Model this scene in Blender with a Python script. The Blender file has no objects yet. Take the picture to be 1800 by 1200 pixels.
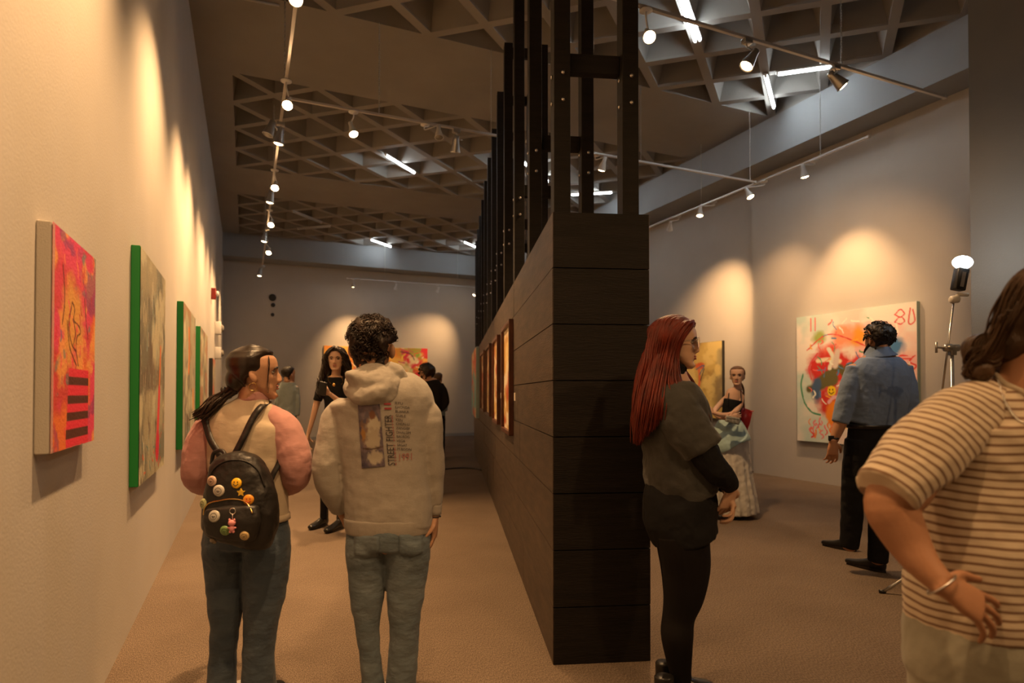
import bpy, bmesh, math, random
import numpy as np
from mathutils import Vector, Matrix, noise
from mathutils.bvhtree import BVHTree
random.seed(7)
PI = math.pi
SC = bpy.context.scene
COL = SC.collection

# ------------------------------------------------------------------ camera, world, exposure
CH = 1.36                                   # camera height
YAW, PITCH, FPX, HOR = 0.4084, 0.0151, 1080.0, 691.0
CAM = Vector((0, 0, CH))
FW = Vector((math.sin(YAW)*math.cos(PITCH), math.cos(YAW)*math.cos(PITCH), math.sin(PITCH)))
RT = Vector((math.cos(YAW), -math.sin(YAW), 0))
UP = RT.cross(FW)
CYP = HOR - FPX*math.tan(PITCH)
cd = bpy.data.cameras.new('camera'); cam = bpy.data.objects.new('camera', cd); COL.objects.link(cam)
cam.location = CAM
cam.rotation_euler = Matrix((RT, UP, -FW)).transposed().to_euler()
cd.sensor_width = 36; cd.lens = FPX*36/1800
cd.shift_y = (CYP-600)/1800
cd.clip_start = 0.05; cd.clip_end = 100
cd.dof.use_dof = True; cd.dof.focus_distance = 3.4; cd.dof.aperture_fstop = 2.2
SC.camera = cam
w = bpy.data.worlds.new('world'); SC.world = w; w.use_nodes = True
w.node_tree.nodes['Background'].inputs[0].default_value = (0.9, 0.75, 0.6, 1)
w.node_tree.nodes['Background'].inputs[1].default_value = 0.02
SC.view_settings.view_transform = 'Standard'; SC.view_settings.look = 'None'
SC.view_settings.gamma = 1; SC.view_settings.use_curve_mapping = False
SC.view_settings.exposure = 0.47
SC.cycles.use_denoising = True
SC.cycles.max_bounces = 8; SC.cycles.diffuse_bounces = 5
SC.cycles.sample_clamp_indirect = 6

def ray(px, py): return FW + RT*((px-900)/FPX) - UP*((py-CYP)/FPX)
def P(px, py, d): return CAM + ray(px, py)*d
def atz(px, py, z): r = ray(px, py); return CAM + r*((z-CH)/r.z)
def atX(px, py, X): r = ray(px, py); return CAM + r*(X/r.x)
def atY(px, py, Y): r = ray(px, py); return CAM + r*(Y/r.y)

# ------------------------------------------------------------------ object helpers
def tag(o, label=None, cat=None, group=None, kind=None):
    if label: o['label'] = label
    if cat: o['category'] = cat
    if group: o['group'] = group
    if kind: o['kind'] = kind
    return o
def thing(name, label, cat, loc=(0, 0, 0), group=None):
    o = bpy.data.objects.new(name, None); COL.objects.link(o); o.location = Vector(loc)
    o.empty_display_size = 0.1
    return tag(o, label, cat, group)
def top_of(o):
    while o.parent: o = o.parent
    return o
def obj(name, bm, m, parent=None, smooth=True, label=None):
    """bm is in world coordinates; it is stored relative to its thing's base"""
    if parent is not None:
        bmesh.ops.translate(bm, verts=bm.verts, vec=-top_of(parent).location)
    me = bpy.data.meshes.new(name); bm.to_mesh(me); bm.free()
    if smooth: me.shade_smooth()
    if m: me.materials.append(m)
    o = bpy.data.objects.new(name, me); COL.objects.link(o)
    if parent is not None: o.parent = parent
    if label: o['label'] = label
    return o
def rebase(o, loc):
    loc = Vector(loc); o.data.transform(Matrix.Translation(-loc)); o.location = loc; return o
def struct(name, bm, m, smooth=False):
    return tag(obj(name, bm, m, None, smooth), kind='structure')
def B(): return bmesh.new()
def box(bm, a, b):
    x0, y0, z0 = a; x1, y1, z1 = b
    v = [bm.verts.new(p) for p in ((x0,y0,z0),(x1,y0,z0),(x1,y1,z0),(x0,y1,z0),(x0,y0,z1),(x1,y0,z1),(x1,y1,z1),(x0,y1,z1))]
    for f in ((0,3,2,1),(4,5,6,7),(0,1,5,4),(1,2,6,5),(2,3,7,6),(3,0,4,7)): bm.faces.new([v[i] for i in f])
def obox(bm, c, ax, ay, az, hx, hy, hz, bev=0):
    c = Vector(c)
    v = []
    for sz in (-1, 1):
        for sx, sy in ((-1,-1),(1,-1),(1,1),(-1,1)):
            v.append(bm.verts.new(c + ax*(sx*hx) + ay*(sy*hy) + az*(sz*hz)))
    fs = [bm.faces.new([v[i] for i in f]) for f in ((0,3,2,1),(4,5,6,7),(0,1,5,4),(1,2,6,5),(2,3,7,6),(3,0,4,7))]
    if bev:
        es = list({e for f in fs for e in f.edges})
        bmesh.ops.bevel(bm, geom=es, offset=bev, segments=2, affect='EDGES', profile=0.5)
def frame_of(t, ref=None):
    t = t.normalized()
    r = ref if ref is not None else Vector((0, 0, 1))
    s = t.cross(r)
    if s.length < 0.05: s = t.cross(Vector((1, 0, 0)))
    s.normalize(); u = s.cross(t).normalized()
    return s, u
def tube(bm, pts, r, seg=8, caps=True, r2=None):
    pts = [Vector(p) for p in pts]; n = len(pts); rings = []
    ps = None
    for i, p in enumerate(pts):
        t = (pts[min(i+1, n-1)] - pts[max(i-1, 0)])
        if ps is None: s, u = frame_of(t)
        else:
            tt = t.normalized(); s = (ps - tt*ps.dot(tt))
            if s.length < 1e-4: s, u = frame_of(t)
            s.normalize(); u = s.cross(tt)
        ps = s
        rr = r[i] if isinstance(r, (list, tuple)) else (r if r2 is None else r+(r2-r)*i/(n-1))
        rings.append([bm.verts.new(p + s*(rr*math.cos(a)) + u*(rr*math.sin(a))) for a in [2*PI*k/seg for k in range(seg)]])
    for A, Bq in zip(rings, rings[1:]):
        for k in range(seg): bm.faces.new((A[k], A[(k+1)%seg], Bq[(k+1)%seg], Bq[k]))
    if caps:
        try: bm.faces.new(rings[0][::-1]); bm.faces.new(rings[-1])
        except ValueError: pass
    return rings
def torus(bm, c, n, R, r, seg=20, k=6, a0=0, a1=2*PI):
    s, u = frame_of(Vector(n)); full = abs(a1-a0-2*PI) < 1e-4
    m = seg if full else seg+1
    pts = [Vector(c) + s*(R*math.cos(a0+(a1-a0)*i/seg)) + u*(R*math.sin(a0+(a1-a0)*i/seg)) for i in range(m)]
    if full: pts.append(pts[0]); 
    tube(bm, pts, r, k, caps=not full)
def lathe(bm, c, axis, prof, seg=20):
    """prof: (distance along axis, radius)"""
    ax = Vector(axis).normalized(); s, u = frame_of(ax); rings = []
    for d, r in prof:
        rings.append([bm.verts.new(Vector(c)+ax*d+s*(r*math.cos(a))+u*(r*math.sin(a))) for a in [2*PI*k/seg for k in range(seg)]])
    for A, Bq in zip(rings, rings[1:]):
        for k in range(seg): bm.faces.new((A[k], A[(k+1)%seg], Bq[(k+1)%seg], Bq[k]))
    bm.faces.new(rings[0][::-1]); bm.faces.new(rings[-1])
def ellipsoid(bm, c, ax, ay, az, seg=20, rings=12, fn=None):
    """axes are full radius vectors"""
    c = Vector(c); R = []
    for i in range(1, rings):
        th = PI*i/rings
        R.append([bm.verts.new(c + az*math.cos(th) + ax*(math.sin(th)*math.cos(2*PI*k/seg)) + ay*(math.sin(th)*math.sin(2*PI*k/seg))) for k in range(seg)])
    t = bm.verts.new(c+az); b = bm.verts.new(c-az)
    for A, Bq in zip(R, R[1:]):
        for k in range(seg): bm.faces.new((A[k], Bq[k], Bq[(k+1)%seg], A[(k+1)%seg]))
    for k in range(seg):
        bm.faces.new((t, R[0][k], R[0][(k+1)%seg])); bm.faces.new((b, R[-1][(k+1)%seg], R[-1][k]))
def cr(p0, p1, p2, p3, t):
    return 0.5*((2*p1)+(p2-p0)*t+(2*p0-5*p1+4*p2-p3)*t*t+(3*p1-3*p2+p3-p0)*t*t*t)
def spline(pts, sub=6):
    pts = [Vector(p) for p in pts]; n = len(pts); out = []
    for i in range(n-1):
        a, b, c, d = pts[max(i-1,0)], pts[i], pts[i+1], pts[min(i+2,n-1)]
        for k in range(sub): out.append(cr(a, b, c, d, k/sub))
    out.append(pts[-1]); return out
def loft(bm, st, seg=22, sub=4, ref=None, side=None, cap=0.6, e=2.0):
    """st: (centre, half width across, half depth); across = in the plane facing ref"""
    ref = ref or FW
    n = len(st); V = [np.array([*s[0], s[1], s[2]], float) for s in st]; Q = []
    for i in range(n-1):
        a, b, c, d = V[max(i-1,0)], V[i], V[i+1], V[min(i+2,n-1)]
        for k in range(sub): Q.append(cr(a, b, c, d, k/sub))
    Q.append(V[-1])
    if cap:
        def capr(q, q2):
            t = Vector(q[:3])-Vector(q2[:3]); t.normalize(); L = min(q[3], q[4])*cap; out = []
            for s_ in (0.5, 0.85, 1.0):
                f = math.sqrt(max(0.02, 1-s_*s_)); qq = q.copy(); qq[:3] += np.array(t)*L*s_; qq[3] *= f; qq[4] *= f; out.append(qq)
            return out
        Q = capr(Q[0], Q[1])[::-1] + Q + capr(Q[-1], Q[-2])
    rings = []; ps = None; m = len(Q)
    for i, q in enumerate(Q):
        t = (Vector(Q[min(i+1,m-1)][:3]) - Vector(Q[max(i-1,0)][:3])).normalized()
        if side is not None: s = side - t*side.dot(t)
        else:
            s = t.cross(ref)
            if s.length < 0.35 and ps is not None: s = ps - t*ps.dot(t)
            if ps is not None and s.dot(ps) < 0: s = -s
        if s.length < 1e-4: s = frame_of(t)[0]
        s.normalize(); ps = s; u = t.cross(s)
        ring = []
        for k in range(seg):
            a = 2*PI*k/seg; ca, sa = math.cos(a), math.sin(a)
            if e != 2.0:
                ca = math.copysign(abs(ca)**(2/e), ca); sa = math.copysign(abs(sa)**(2/e), sa)
            ring.append(bm.verts.new(Vector(q[:3]) + s*(q[3]*ca) + u*(q[4]*sa)))
        rings.append(ring)
    for A, Bq in zip(rings, rings[1:]):
        for k in range(seg): bm.faces.new((A[k], A[(k+1)%seg], Bq[(k+1)%seg], Bq[k]))
    bm.faces.new(rings[0][::-1]); bm.faces.new(rings[-1])
    return rings
_tex = {}
def clouds(size, depth=2):
    k = (size, depth)
    if k not in _tex:
        t = bpy.data.textures.new('folds', 'CLOUDS'); t.noise_scale = size; t.noise_depth = depth; _tex[k] = t
    return _tex[k]
def organic(o, voxel, it=3, disp=0, size=0.08, f=0.5):
    m = o.modifiers.new('remesh', 'REMESH'); m.mode = 'VOXEL'; m.voxel_size = voxel; m.use_smooth_shade = True
    if it:
        s = o.modifiers.new('smooth', 'SMOOTH'); s.factor = f; s.iterations = it
    if disp:
        d = o.modifiers.new('folds', 'DISPLACE'); d.texture = clouds(size); d.strength = disp; d.mid_level = 0.5
        d.texture_coords = 'LOCAL'
        s = o.modifiers.new('smooth2', 'SMOOTH'); s.factor = 0.5; s.iterations = 1
    return o

# ------------------------------------------------------------------ materials
def L(c):     # sRGB 0-255 -> linear
    return tuple(((v/255)/12.92 if v/255 <= 0.04045 else ((v/255+0.055)/1.055)**2.4) for v in c)
def mat(name, col, rough=0.6, var=None, vs=8, bump=0, bs=60, metal=0, emit=0, ecol=None, spec=0.5, stretch=None, coords='Object', sheen=0, trans=0):
    m = bpy.data.materials.new(name); m.use_nodes = True; N = m.node_tree.nodes; K = m.node_tree.links
    b = N['Principled BSDF']; b.inputs['Base Color'].default_value = (*col, 1)
    b.inputs['Roughness'].default_value = rough; b.inputs['Metallic'].default_value = metal
    b.inputs['Specular IOR Level'].default_value = spec
    if sheen: b.inputs['Sheen Weight'].default_value = sheen
    if trans: b.inputs['Transmission Weight'].default_value = trans
    tc = N.new('ShaderNodeTexCoord'); mp = N.new('ShaderNodeMapping'); K.new(tc.outputs[coords], mp.inputs[0])
    if stretch: mp.inputs['Scale'].default_value = stretch
    if var:
        n = N.new('ShaderNodeTexNoise'); n.inputs['Scale'].default_value = vs; n.inputs['Detail'].default_value = 5
        K.new(mp.outputs[0], n.inputs['Vector'])
        r = N.new('ShaderNodeValToRGB'); r.color_ramp.elements[0].position = 0.3; r.color_ramp.elements[1].position = 0.7
        r.color_ramp.elements[0].color = (*col, 1); r.color_ramp.elements[1].color = (*var, 1)
        K.new(n.outputs['Fac'], r.inputs[0]); K.new(r.outputs[0], b.inputs['Base Color'])
    if bump:
        n2 = N.new('ShaderNodeTexNoise'); n2.inputs['Scale'].default_value = bs; n2.inputs['Detail'].default_value = 4
        K.new(mp.outputs[0], n2.inputs['Vector'])
        bp = N.new('ShaderNodeBump'); bp.inputs['Strength'].default_value = min(1, bump); bp.inputs['Distance'].default_value = 0.004*max(1, bump)
        K.new(n2.outputs['Fac'], bp.inputs['Height']); K.new(bp.outputs[0], b.inputs['Normal'])
    if emit:
        b.inputs['Emission Color'].default_value = (*(ecol or col), 1); b.inputs['Emission Strength'].default_value = emit
    return m
def attr_mat(name, rough=0.6, bump=0.3, bs=120):
    m = mat(name, (0.5, 0.5, 0.5), rough, bump=bump, bs=bs); N = m.node_tree.nodes; K = m.node_tree.links
    a = N.new('ShaderNodeVertexColor'); a.layer_name = 'paint'
    K.new(a.outputs[0], N['Principled BSDF'].inputs['Base Color']); return m

M = {}
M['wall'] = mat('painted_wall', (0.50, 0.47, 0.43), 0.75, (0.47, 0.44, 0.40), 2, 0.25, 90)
M['ceil'] = mat('ceiling_paint', (0.29, 0.27, 0.245), 0.8, (0.25, 0.232, 0.21), 1.5, 0.3, 60)
M['beam'] = mat('beam_paint', (0.30, 0.31, 0.32), 0.7, (0.27, 0.28, 0.29), 1.5, 0.2, 60)
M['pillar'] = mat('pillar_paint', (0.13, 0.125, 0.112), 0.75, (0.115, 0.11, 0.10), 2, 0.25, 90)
def carpet():
    m = mat('carpet', (0.2, 0.13, 0.09), 0.95, spec=0.1); N = m.node_tree.nodes; K = m.node_tree.links
    b = N['Principled BSDF']; tc = N.new('ShaderNodeTexCoord')
    n = N.new('ShaderNodeTexNoise'); n.inputs['Scale'].default_value = 230; n.inputs['Detail'].default_value = 3
    mp = N.new('ShaderNodeMapping'); mp.inputs['Scale'].default_value = (1, 0.35, 1); mp.inputs['Rotation'].default_value = (0, 0, 0.3)
    K.new(tc.outputs['Object'], mp.inputs[0]); K.new(mp.outputs[0], n.inputs['Vector'])
    n2 = N.new('ShaderNodeTexNoise'); n2.inputs['Scale'].default_value = 1.3; n2.inputs['Detail'].default_value = 4
    K.new(tc.outputs['Object'], n2.inputs['Vector'])
    r = N.new('ShaderNodeValToRGB'); r.color_ramp.elements[0].position = 0.33; r.color_ramp.elements[1].position = 0.68
    r.color_ramp.elements[0].color = (0.095, 0.072, 0.054, 1); r.color_ramp.elements[1].color = (0.25, 0.19, 0.142, 1)
    K.new(n.outputs['Fac'], r.inputs[0])
    mx = N.new('ShaderNodeMix'); mx.data_type = 'RGBA'; mx.blend_type = 'MULTIPLY'; mx.inputs['Factor'].default_value = 0.5
    r2 = N.new('ShaderNodeValToRGB'); r2.color_ramp.elements[0].position = 0.3; r2.color_ramp.elements[0].color = (0.62, 0.6, 0.58, 1); r2.color_ramp.elements[1].position = 0.65
    K.new(n2.outputs['Fac'], r2.inputs[0]); K.new(r.outputs[0], mx.inputs['A']); K.new(r2.outputs[0], mx.inputs['B'])
    K.new(mx.outputs['Result'], b.inputs['Base Color'])
    bp = N.new('ShaderNodeBump'); bp.inputs['Strength'].default_value = 0.6; bp.inputs['Distance'].default_value = 0.0022
    K.new(n.outputs['Fac'], bp.inputs['Height']); K.new(bp.outputs[0], b.inputs['Normal'])
    return m
M['carpet'] = carpet()
M['black_wood'] = mat('black_stained_wood', (0.007, 0.0055, 0.0045), 0.6, (0.013, 0.010, 0.008), 5, 0.5, 30, spec=0.25, stretch=(0.6, 0.6, 7))
M['warm_lit_wood'] = mat('black_planks_warm_lit', (0.032, 0.021, 0.013), 0.5, (0.085, 0.056, 0.035), 4, 0.6, 24, stretch=(1, 1, 6))  # same black stain, with warm light on the sides painted in as brown
M['bolt'] = mat('steel_bolt', (0.55, 0.52, 0.5), 0.35, metal=1)
M['white_metal'] = mat('white_enamel', (0.62, 0.6, 0.57), 0.4)
M['steel'] = mat('brushed_steel', (0.5, 0.49, 0.47), 0.3, metal=0.9)
M['rail'] = mat('rail_enamel', (0.55, 0.52, 0.49), 0.35, metal=0.3)
M['bulb'] = mat('lit_warm_bulb', (1, 0.75, 0.45), 0.4, emit=75, ecol=(1, 0.60, 0.28))
M['tube'] = mat('lit_fluorescent_tube', (0.9, 1, 1), 0.4, emit=34, ecol=(0.88, 0.96, 1))
M['dead_tube'] = mat('unlit_tube', (0.5, 0.5, 0.5), 0.3)
M['dark_lens'] = mat('unlit_lens', (0.25, 0.23, 0.2), 0.15)
# ------------------------------------------------------------------ the room
XL, XR, XR2, YB, YF, H, HB, XB, YBM = -0.603, 7.99, 8.16, 18.75, -5.0, 5.665, 5.05, 7.5, 18.1
bm = B(); box(bm, (XL-0.2, YF, -0.15), (XR2+0.2, YB+0.2, 0)); struct('floor', bm, M['carpet'])
bm = B(); box(bm, (XL-0.2, YF, 0), (XL, YB+0.2, H+1)); struct('wall_left', bm, M['wall'])
bm = B(); box(bm, (XL, YB, 0), (XR2+0.2, YB+0.2, H+1)); struct('wall_back', bm, M['wall'])
bm = B(); box(bm, (XL-0.2, YF-0.2, -0.15), (XR2+0.2, YF, H+1)); struct('wall_front', bm, M['wall'])
bm = B()
ys = 8.04
pts = [(XR, YF), (XR, ys), (XR2, ys), (XR2, YB), (XR2+0.2, YB), (XR2+0.2, YF)]
lo = [bm.verts.new((x, y, 0)) for x, y in pts]; hi = [bm.verts.new((x, y, H+1)) for x, y in pts]
for i in range(6): j = (i+1) % 6; bm.faces.new((lo[i], lo[j], hi[j], hi[i]))
bm.faces.new(hi); bm.faces.new(lo[::-1])
bmesh.ops.recalc_face_normals(bm, faces=bm.faces)
struct('wall_right', bm, M['wall'])
# waffle ceiling of rectangular coffered bays between flat bands
def waffle():
    bm = B()
    X0, PX, NX = -0.2, 1.1, 7
    bays = [(-3.0, 1.65), (3.38, 7.13), (9.0, 12.76), (14.44, YBM)]
    def quad(x0, y0, x1, y1):
        if x1 > x0 and y1 > y0: bm.faces.new([bm.verts.new((x, y, H)) for x, y in ((x0,y0),(x0,y1),(x1,y1),(x1,y0))])
    quad(XL, YF, X0, YB)
    quad(X0+PX*NX, YF, XR2, YB)
    prev = YF
    for a, b in bays: quad(X0, prev, X0+PX*NX, a); prev = b
    quad(X0, prev, X0+PX*NX, YB)
    D = 0.42
    for a, b in bays:
        NY = 4 if b > 2 else 5; PY = (b-a)/NY; x1 = X0+PX*NX
        def clip(poly):
            for ax, lim, sg in ((0, X0, 1), (0, x1, -1), (1, a, 1), (1, b, -1)):
                out = []
                for i in range(len(poly)):
                    p, q = poly[i], poly[(i+1) % len(poly)]; dp, dq = (p[ax]-lim)*sg, (q[ax]-lim)*sg
                    if dp >= -1e-7: out.append(p)
                    if dp*dq < -1e-12:
                        t = dp/(dp-dq); out.append((p[0]+(q[0]-p[0])*t, p[1]+(q[1]-p[1])*t))
                poly = out
                if len(poly) < 3: return poly
            return poly
        for i in range(0, 2*NX+1):
            for j in range(0, 2*NY+1):
                if (i+j) % 2 == 0: continue
                cx, cy = X0+i*PX/2, a+j*PY/2
                full = clip([(cx-PX/2, cy), (cx, cy+PY/2), (cx+PX/2, cy), (cx, cy-PY/2)])
                if len(full) < 3: continue
                n = len(full)
                gx = sum(p[0] for p in full)/n; gy = sum(p[1] for p in full)/n
                # inset each edge by the rib half width
                def inset(poly, w):
                    E_ = []
                    for k in range(len(poly)):
                        p, q = Vector(poly[k]), Vector(poly[(k+1) % len(poly)]); d = (q-p).normalized(); nn = Vector((-d.y, d.x))
                        if nn.dot(Vector((gx, gy))-p) < 0: nn = -nn
                        onb = (abs(p.x-q.x) < 1e-5 and (abs(p.x-X0) < 1e-4 or abs(p.x-x1) < 1e-4)) or (abs(p.y-q.y) < 1e-5 and (abs(p.y-a) < 1e-4 or abs(p.y-b) < 1e-4))
                        E_.append((p+nn*(0.004 if onb and w < 0.1 else w), d))
                    out = []
                    for k in range(len(E_)):
                        p, d = E_[k-1]; q, g = E_[k]; den = d.x*g.y-d.y*g.x
                        t = ((q.x-p.x)*g.y-(q.y-p.y)*g.x)/den; out.append(p+d*t)
                    return out
                inn = inset(full, 0.055)
                tri = n == 3
                top = [Vector((gx, gy)) + (p-Vector((gx, gy)))*(0.62 if not tri else 0.6) for p in inn]
                V0 = [bm.verts.new((p[0], p[1], H)) for p in full]
                V1 = [bm.verts.new((p.x, p.y, H)) for p in inn]
                V1b = [bm.verts.new((gx+(p.x-gx)*0.985, gy+(p.y-gy)*0.985, H+0.03)) for p in inn]
                V2 = [bm.verts.new((p.x, p.y, H+D)) for p in top]
                for k in range(n):
                    l = (k+1) % n
                    for U_, W_ in ((V0, V1), (V1, V1b), (V1b, V2)): bm.faces.new((U_[k], U_[l], W_[l], W_[k]))
                bm.faces.new(V2)
    bmesh.ops.remove_doubles(bm, verts=bm.verts, dist=0.0005)
    # top slab closes the volume
    v = [bm.verts.new((x, y, H+0.6)) for x, y in ((XL, YF), (XR2, YF), (XR2, YB), (XL, YB))]; bm.faces.new(v)
    return bm
struct('ceiling', waffle(), M['ceil'])
bm = B(); box(bm, (XB, YF, HB), (XR2, YBM, H+0.001)); struct('trim_1', bm, M['beam'])
bm = B(); box(bm, (XL, YBM, HB), (XR2, YB, H+0.001)); struct('trim_2', bm, M['beam'])
# projecting wall at the right of the camera
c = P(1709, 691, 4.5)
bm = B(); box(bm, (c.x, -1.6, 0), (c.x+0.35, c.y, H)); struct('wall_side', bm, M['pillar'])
# skirting
bm = B(); box(bm, (XL, YB-0.02, 0), (XR2, YB, 0.09)); struct('baseboard_back', bm, M['beam'])

# ------------------------------------------------------------------ the black timber partition
DA = Vector((1.42, 2.76, 0)); DB = Vector((5.01, 13.86, 0))
dv = (DB-DA).normalized(); dn = Vector((dv.y, -dv.x, 0))     # dn points to the right side
DL = (DB-DA).length; TH = 0.50; DH = 2.28; UZ = Vector((0, 0, 1))
part = thing('partition_wall', 'long black timber plank partition with open posts above, dividing the gallery', 'partition', DA+dn*TH/2)
def plank_face(bm, o_, u_, v_, n_, L_, rows, thick, jl, rng):
    zh = DH/rows
    for r in range(rows):
        x = 0.0; first = rng.uniform(0.4, 1)*jl
        while x < L_-0.01:
            l = min(first if x == 0 else jl*rng.uniform(0.85, 1.1), L_-x)
            g = 0.0028
            c_ = o_ + u_*(x+l/2) + UZ*(zh*(r+0.5)) + n_*(-thick/2 + rng.uniform(0, 0.0025))
            obox(bm, c_, u_, n_, UZ, l/2-g, thick/2, zh/2-g)
            x += l
rg = random.Random(3)
bm = B(); obox(bm, DA+dv*DL/2+dn*TH/2+UZ*(DH/2-0.005), dv, dn, UZ, DL/2-0.02, TH/2-0.02, DH/2-0.005); obj('core', bm, M['black_wood'], part, False)
bm = B(); plank_face(bm, DA, dv, UZ, -dn, DL, 8, 0.018, 2.4, rg); obj('plank_siding', bm, M['warm_lit_wood'], part, False, 'brownish black plank siding facing the left aisle')
bm = B(); plank_face(bm, DA+dn*TH, dv, UZ, dn, DL, 8, 0.018, 2.4, rg); obj('plank_siding', bm, M['warm_lit_wood'], part, False)
bm = B(); plank_face(bm, DA+dv*0.0, dn, UZ, -dv, TH, 8, 0.018, 9, rg); obj('end_panel', bm, M['black_wood'], part, False)
bm = B(); plank_face(bm, DA+dv*DL, dn, UZ, dv, TH, 8, 0.018, 9, rg); obj('end_panel', bm, M['black_wood'], part, False)
PT = 4.92
for i in range(12):
    s = 0.09 + i*1.02
    posts = []
    for off in (0.055, TH-0.085):
        c_ = DA + dv*s + dn*off
        bm = B(); obox(bm, c_+UZ*((PT+DH-0.4)/2), dn, dv, UZ, 0.043, 0.055, (PT-DH+0.4)/2, 0.004)
        p_ = obj('post', bm, M['black_wood'], part, False)
        bm = B()
        for zz in (2.87, 3.01):
            lathe(bm, c_+UZ*zz-dv*0.055+dn*0.005, -dv, [(0, 0.011), (0.006, 0.010), (0.009, 0.004)], 10)
            lathe(bm, c_+UZ*zz-dn*0.043, -dn, [(0, 0.011), (0.006, 0.010), (0.009, 0.004)], 10)
        obj('bolt', bm, M['bolt'], p_)
    for zz in (3.09, 4.85):
        bm = B(); obox(bm, DA+dv*(s+0.02)+dn*(TH/2-0.015)+UZ*zz, dn, dv, UZ, TH/2-0.07-0.045, 0.025, 0.05, 0.003); obj('crossbar', bm, M['black_wood'], part, False)
# ------------------------------------------------------------------ lighting tracks, chains, lamps
TZ = 4.6
def chain_bm(bm, x, y, z0, z1):
    z = z0; k = 0
    while z < z1:
        if k % 2: tube(bm, [(x-0.006, y, z), (x-0.006, y, z+0.03), (x+0.006, y, z+0.03), (x+0.006, y, z), (x-0.006, y, z)], 0.003, 4)
        else: tube(bm, [(x, y-0.006, z), (x, y-0.006, z+0.03), (x, y+0.006, z+0.03), (x, y+0.006, z), (x, y-0.006, z)], 0.003, 4)
        z += 0.026; k += 1
def track(label, a, b, chains, z=TZ, r=0.016):
    a, b = Vector(a), Vector(b); d = (b-a).normalized(); s = d.cross(UZ)
    t = thing('lighting_track', label, 'track', (a+b)/2)
    bm = B(); obox(bm, (a+b)/2, d, s, UZ, (b-a).length/2, r, 0.013, 0.003); obj('rail', bm, M['rail'], t, False)
    for e_ in (a, b):
        bm = B(); obox(bm, e_, d, s, UZ, 0.02, r+0.003, 0.016, 0.003); obj('end_cap', bm, M['white_metal'], t, False)
    for x, y in chains:
        bm = B(); chain_bm(bm, x, y, z+0.01, H); obj('chain', bm, M['steel'], t)
    return t
XT = 0.36; XRT = 7.2; YT1 = 7.13; YT2 = 4.25
track('long white track running above the left wall, nearest row', (XT, 0.2, TZ), (XT, 16.9, TZ), [(XT, 3.2), (XT, 7.0), (XT, 9.8), (XT, 14.2)])
track('white track crossing the room from the left row to the timber posts', (XT+0.06, YT1, TZ), (2.95, YT1, TZ), [(1.4, YT1), (2.8, YT1)])
track('white track crossing from the timber posts to the right wall row', (3.3, YT1, TZ), (XRT-0.06, YT1, TZ), [(5.05, YT1), (7.05, YT1)])
track('white track high at upper right, nearest the camera, ending in mid air', (1.6, YT2, TZ), (7.0, YT2, TZ), [(2.6, YT2), (5.4, YT2)])
track('white track along the right wall above the paintings', (XRT, 5.3, TZ), (XRT, 10.6, TZ), [(XRT, 6.0), (XRT, 8.4)])
track('thin white track in front of the far back wall', (2.60, 17.66, TZ), (6.6, 17.66, TZ), [(3.65, 17.66), (5.85, 17.66)])
track('white track behind the viewpoint', (0.9, -1.6, TZ), (6.4, -1.6, TZ), [(2, -1.6), (5, -1.6)])  # added out of view to carry the foreground lamps

WARM = (1, 0.57, 0.25)
def lamp(bp, aim, lit, label, style='cone', power=60, size=70, blend=1.0, ty=None, soft=0.05, tgt=None, group=None):
    """bp = position of the bulb face; the lamp hangs under the rail above it"""
    bp = Vector(bp); aim = Vector(aim); d = (aim-bp).normalized()
    look = d if tgt is None else (Vector(tgt)-bp).normalized()
    back = bp - look*0.15; top = Vector((ty[0], ty[1], TZ-0.013)) if ty else Vector((back.x, back.y, TZ-0.013))
    t = thing('track_spotlight', label, 'spotlight', top, group)
    body = M['white_metal'] if style == 'cone' else M['steel']
    bm = B()
    if style == 'cone': lathe(bm, top, (0, 0, -1), [(0, 0.03), (0.006, 0.055), (0.016, 0.055), (0.022, 0.02)], 20)
    else: obox(bm, top-UZ*0.02, Vector((1,0,0)), Vector((0,1,0)), UZ, 0.045, 0.03, 0.02, 0.004)
    obj('mount', bm, body, t)
    bm = B(); tube(bm, spline([top-UZ*0.02, top-UZ*0.07, back+UZ*0.03, back-look*0.02], 4), 0.008, 8)
    obj('stem', bm, body, t)
    bm = B()
    if style == 'cone':
        lathe(bm, back, look, [(-0.035, 0.018), (-0.03, 0.024), (0.03, 0.026), (0.045, 0.03), (0.10, 0.046), (0.135, 0.052), (0.14, 0.055), (0.143, 0.05), (0.13, 0.046)], 22)
    else:
        lathe(bm, back, look, [(-0.05, 0.02), (-0.04, 0.035), (0.0, 0.036), (0.04, 0.044), (0.13, 0.062), (0.143, 0.066), (0.146, 0.06), (0.13, 0.056)], 22)
        s_, u_ = frame_of(look); tube(bm, [back+s_*0.03, back+s_*0.085+u_*0.02], 0.006, 6)
    obj('housing', bm, body, t)
    bm = B(); ellipsoid(bm, bp-look*0.012, *[v_*0.048 for v_ in frame_of(look)], look*0.016, 18, 8)
    obj('bulb', bm, M['bulb'] if lit else M['dark_lens'], t, label='glowing warm bulb' if lit else 'unlit glass bulb')
    if lit and power:
        ld = bpy.data.lights.new('spot_beam', 'SPOT'); ld.energy = power*LS; ld.color = WARM; ld.spot_size = math.radians(size); ld.spot_blend = blend
        ld.shadow_soft_size = soft
        lo = bpy.data.objects.new('spot_beam', ld); COL.objects.link(lo); lo.parent = t
        lo.location = bp + d*0.03 - t.location; lo.rotation_euler = d.to_track_quat('-Z', 'Y').to_euler()
    return t
LS = 1.1
LG = None
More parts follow.
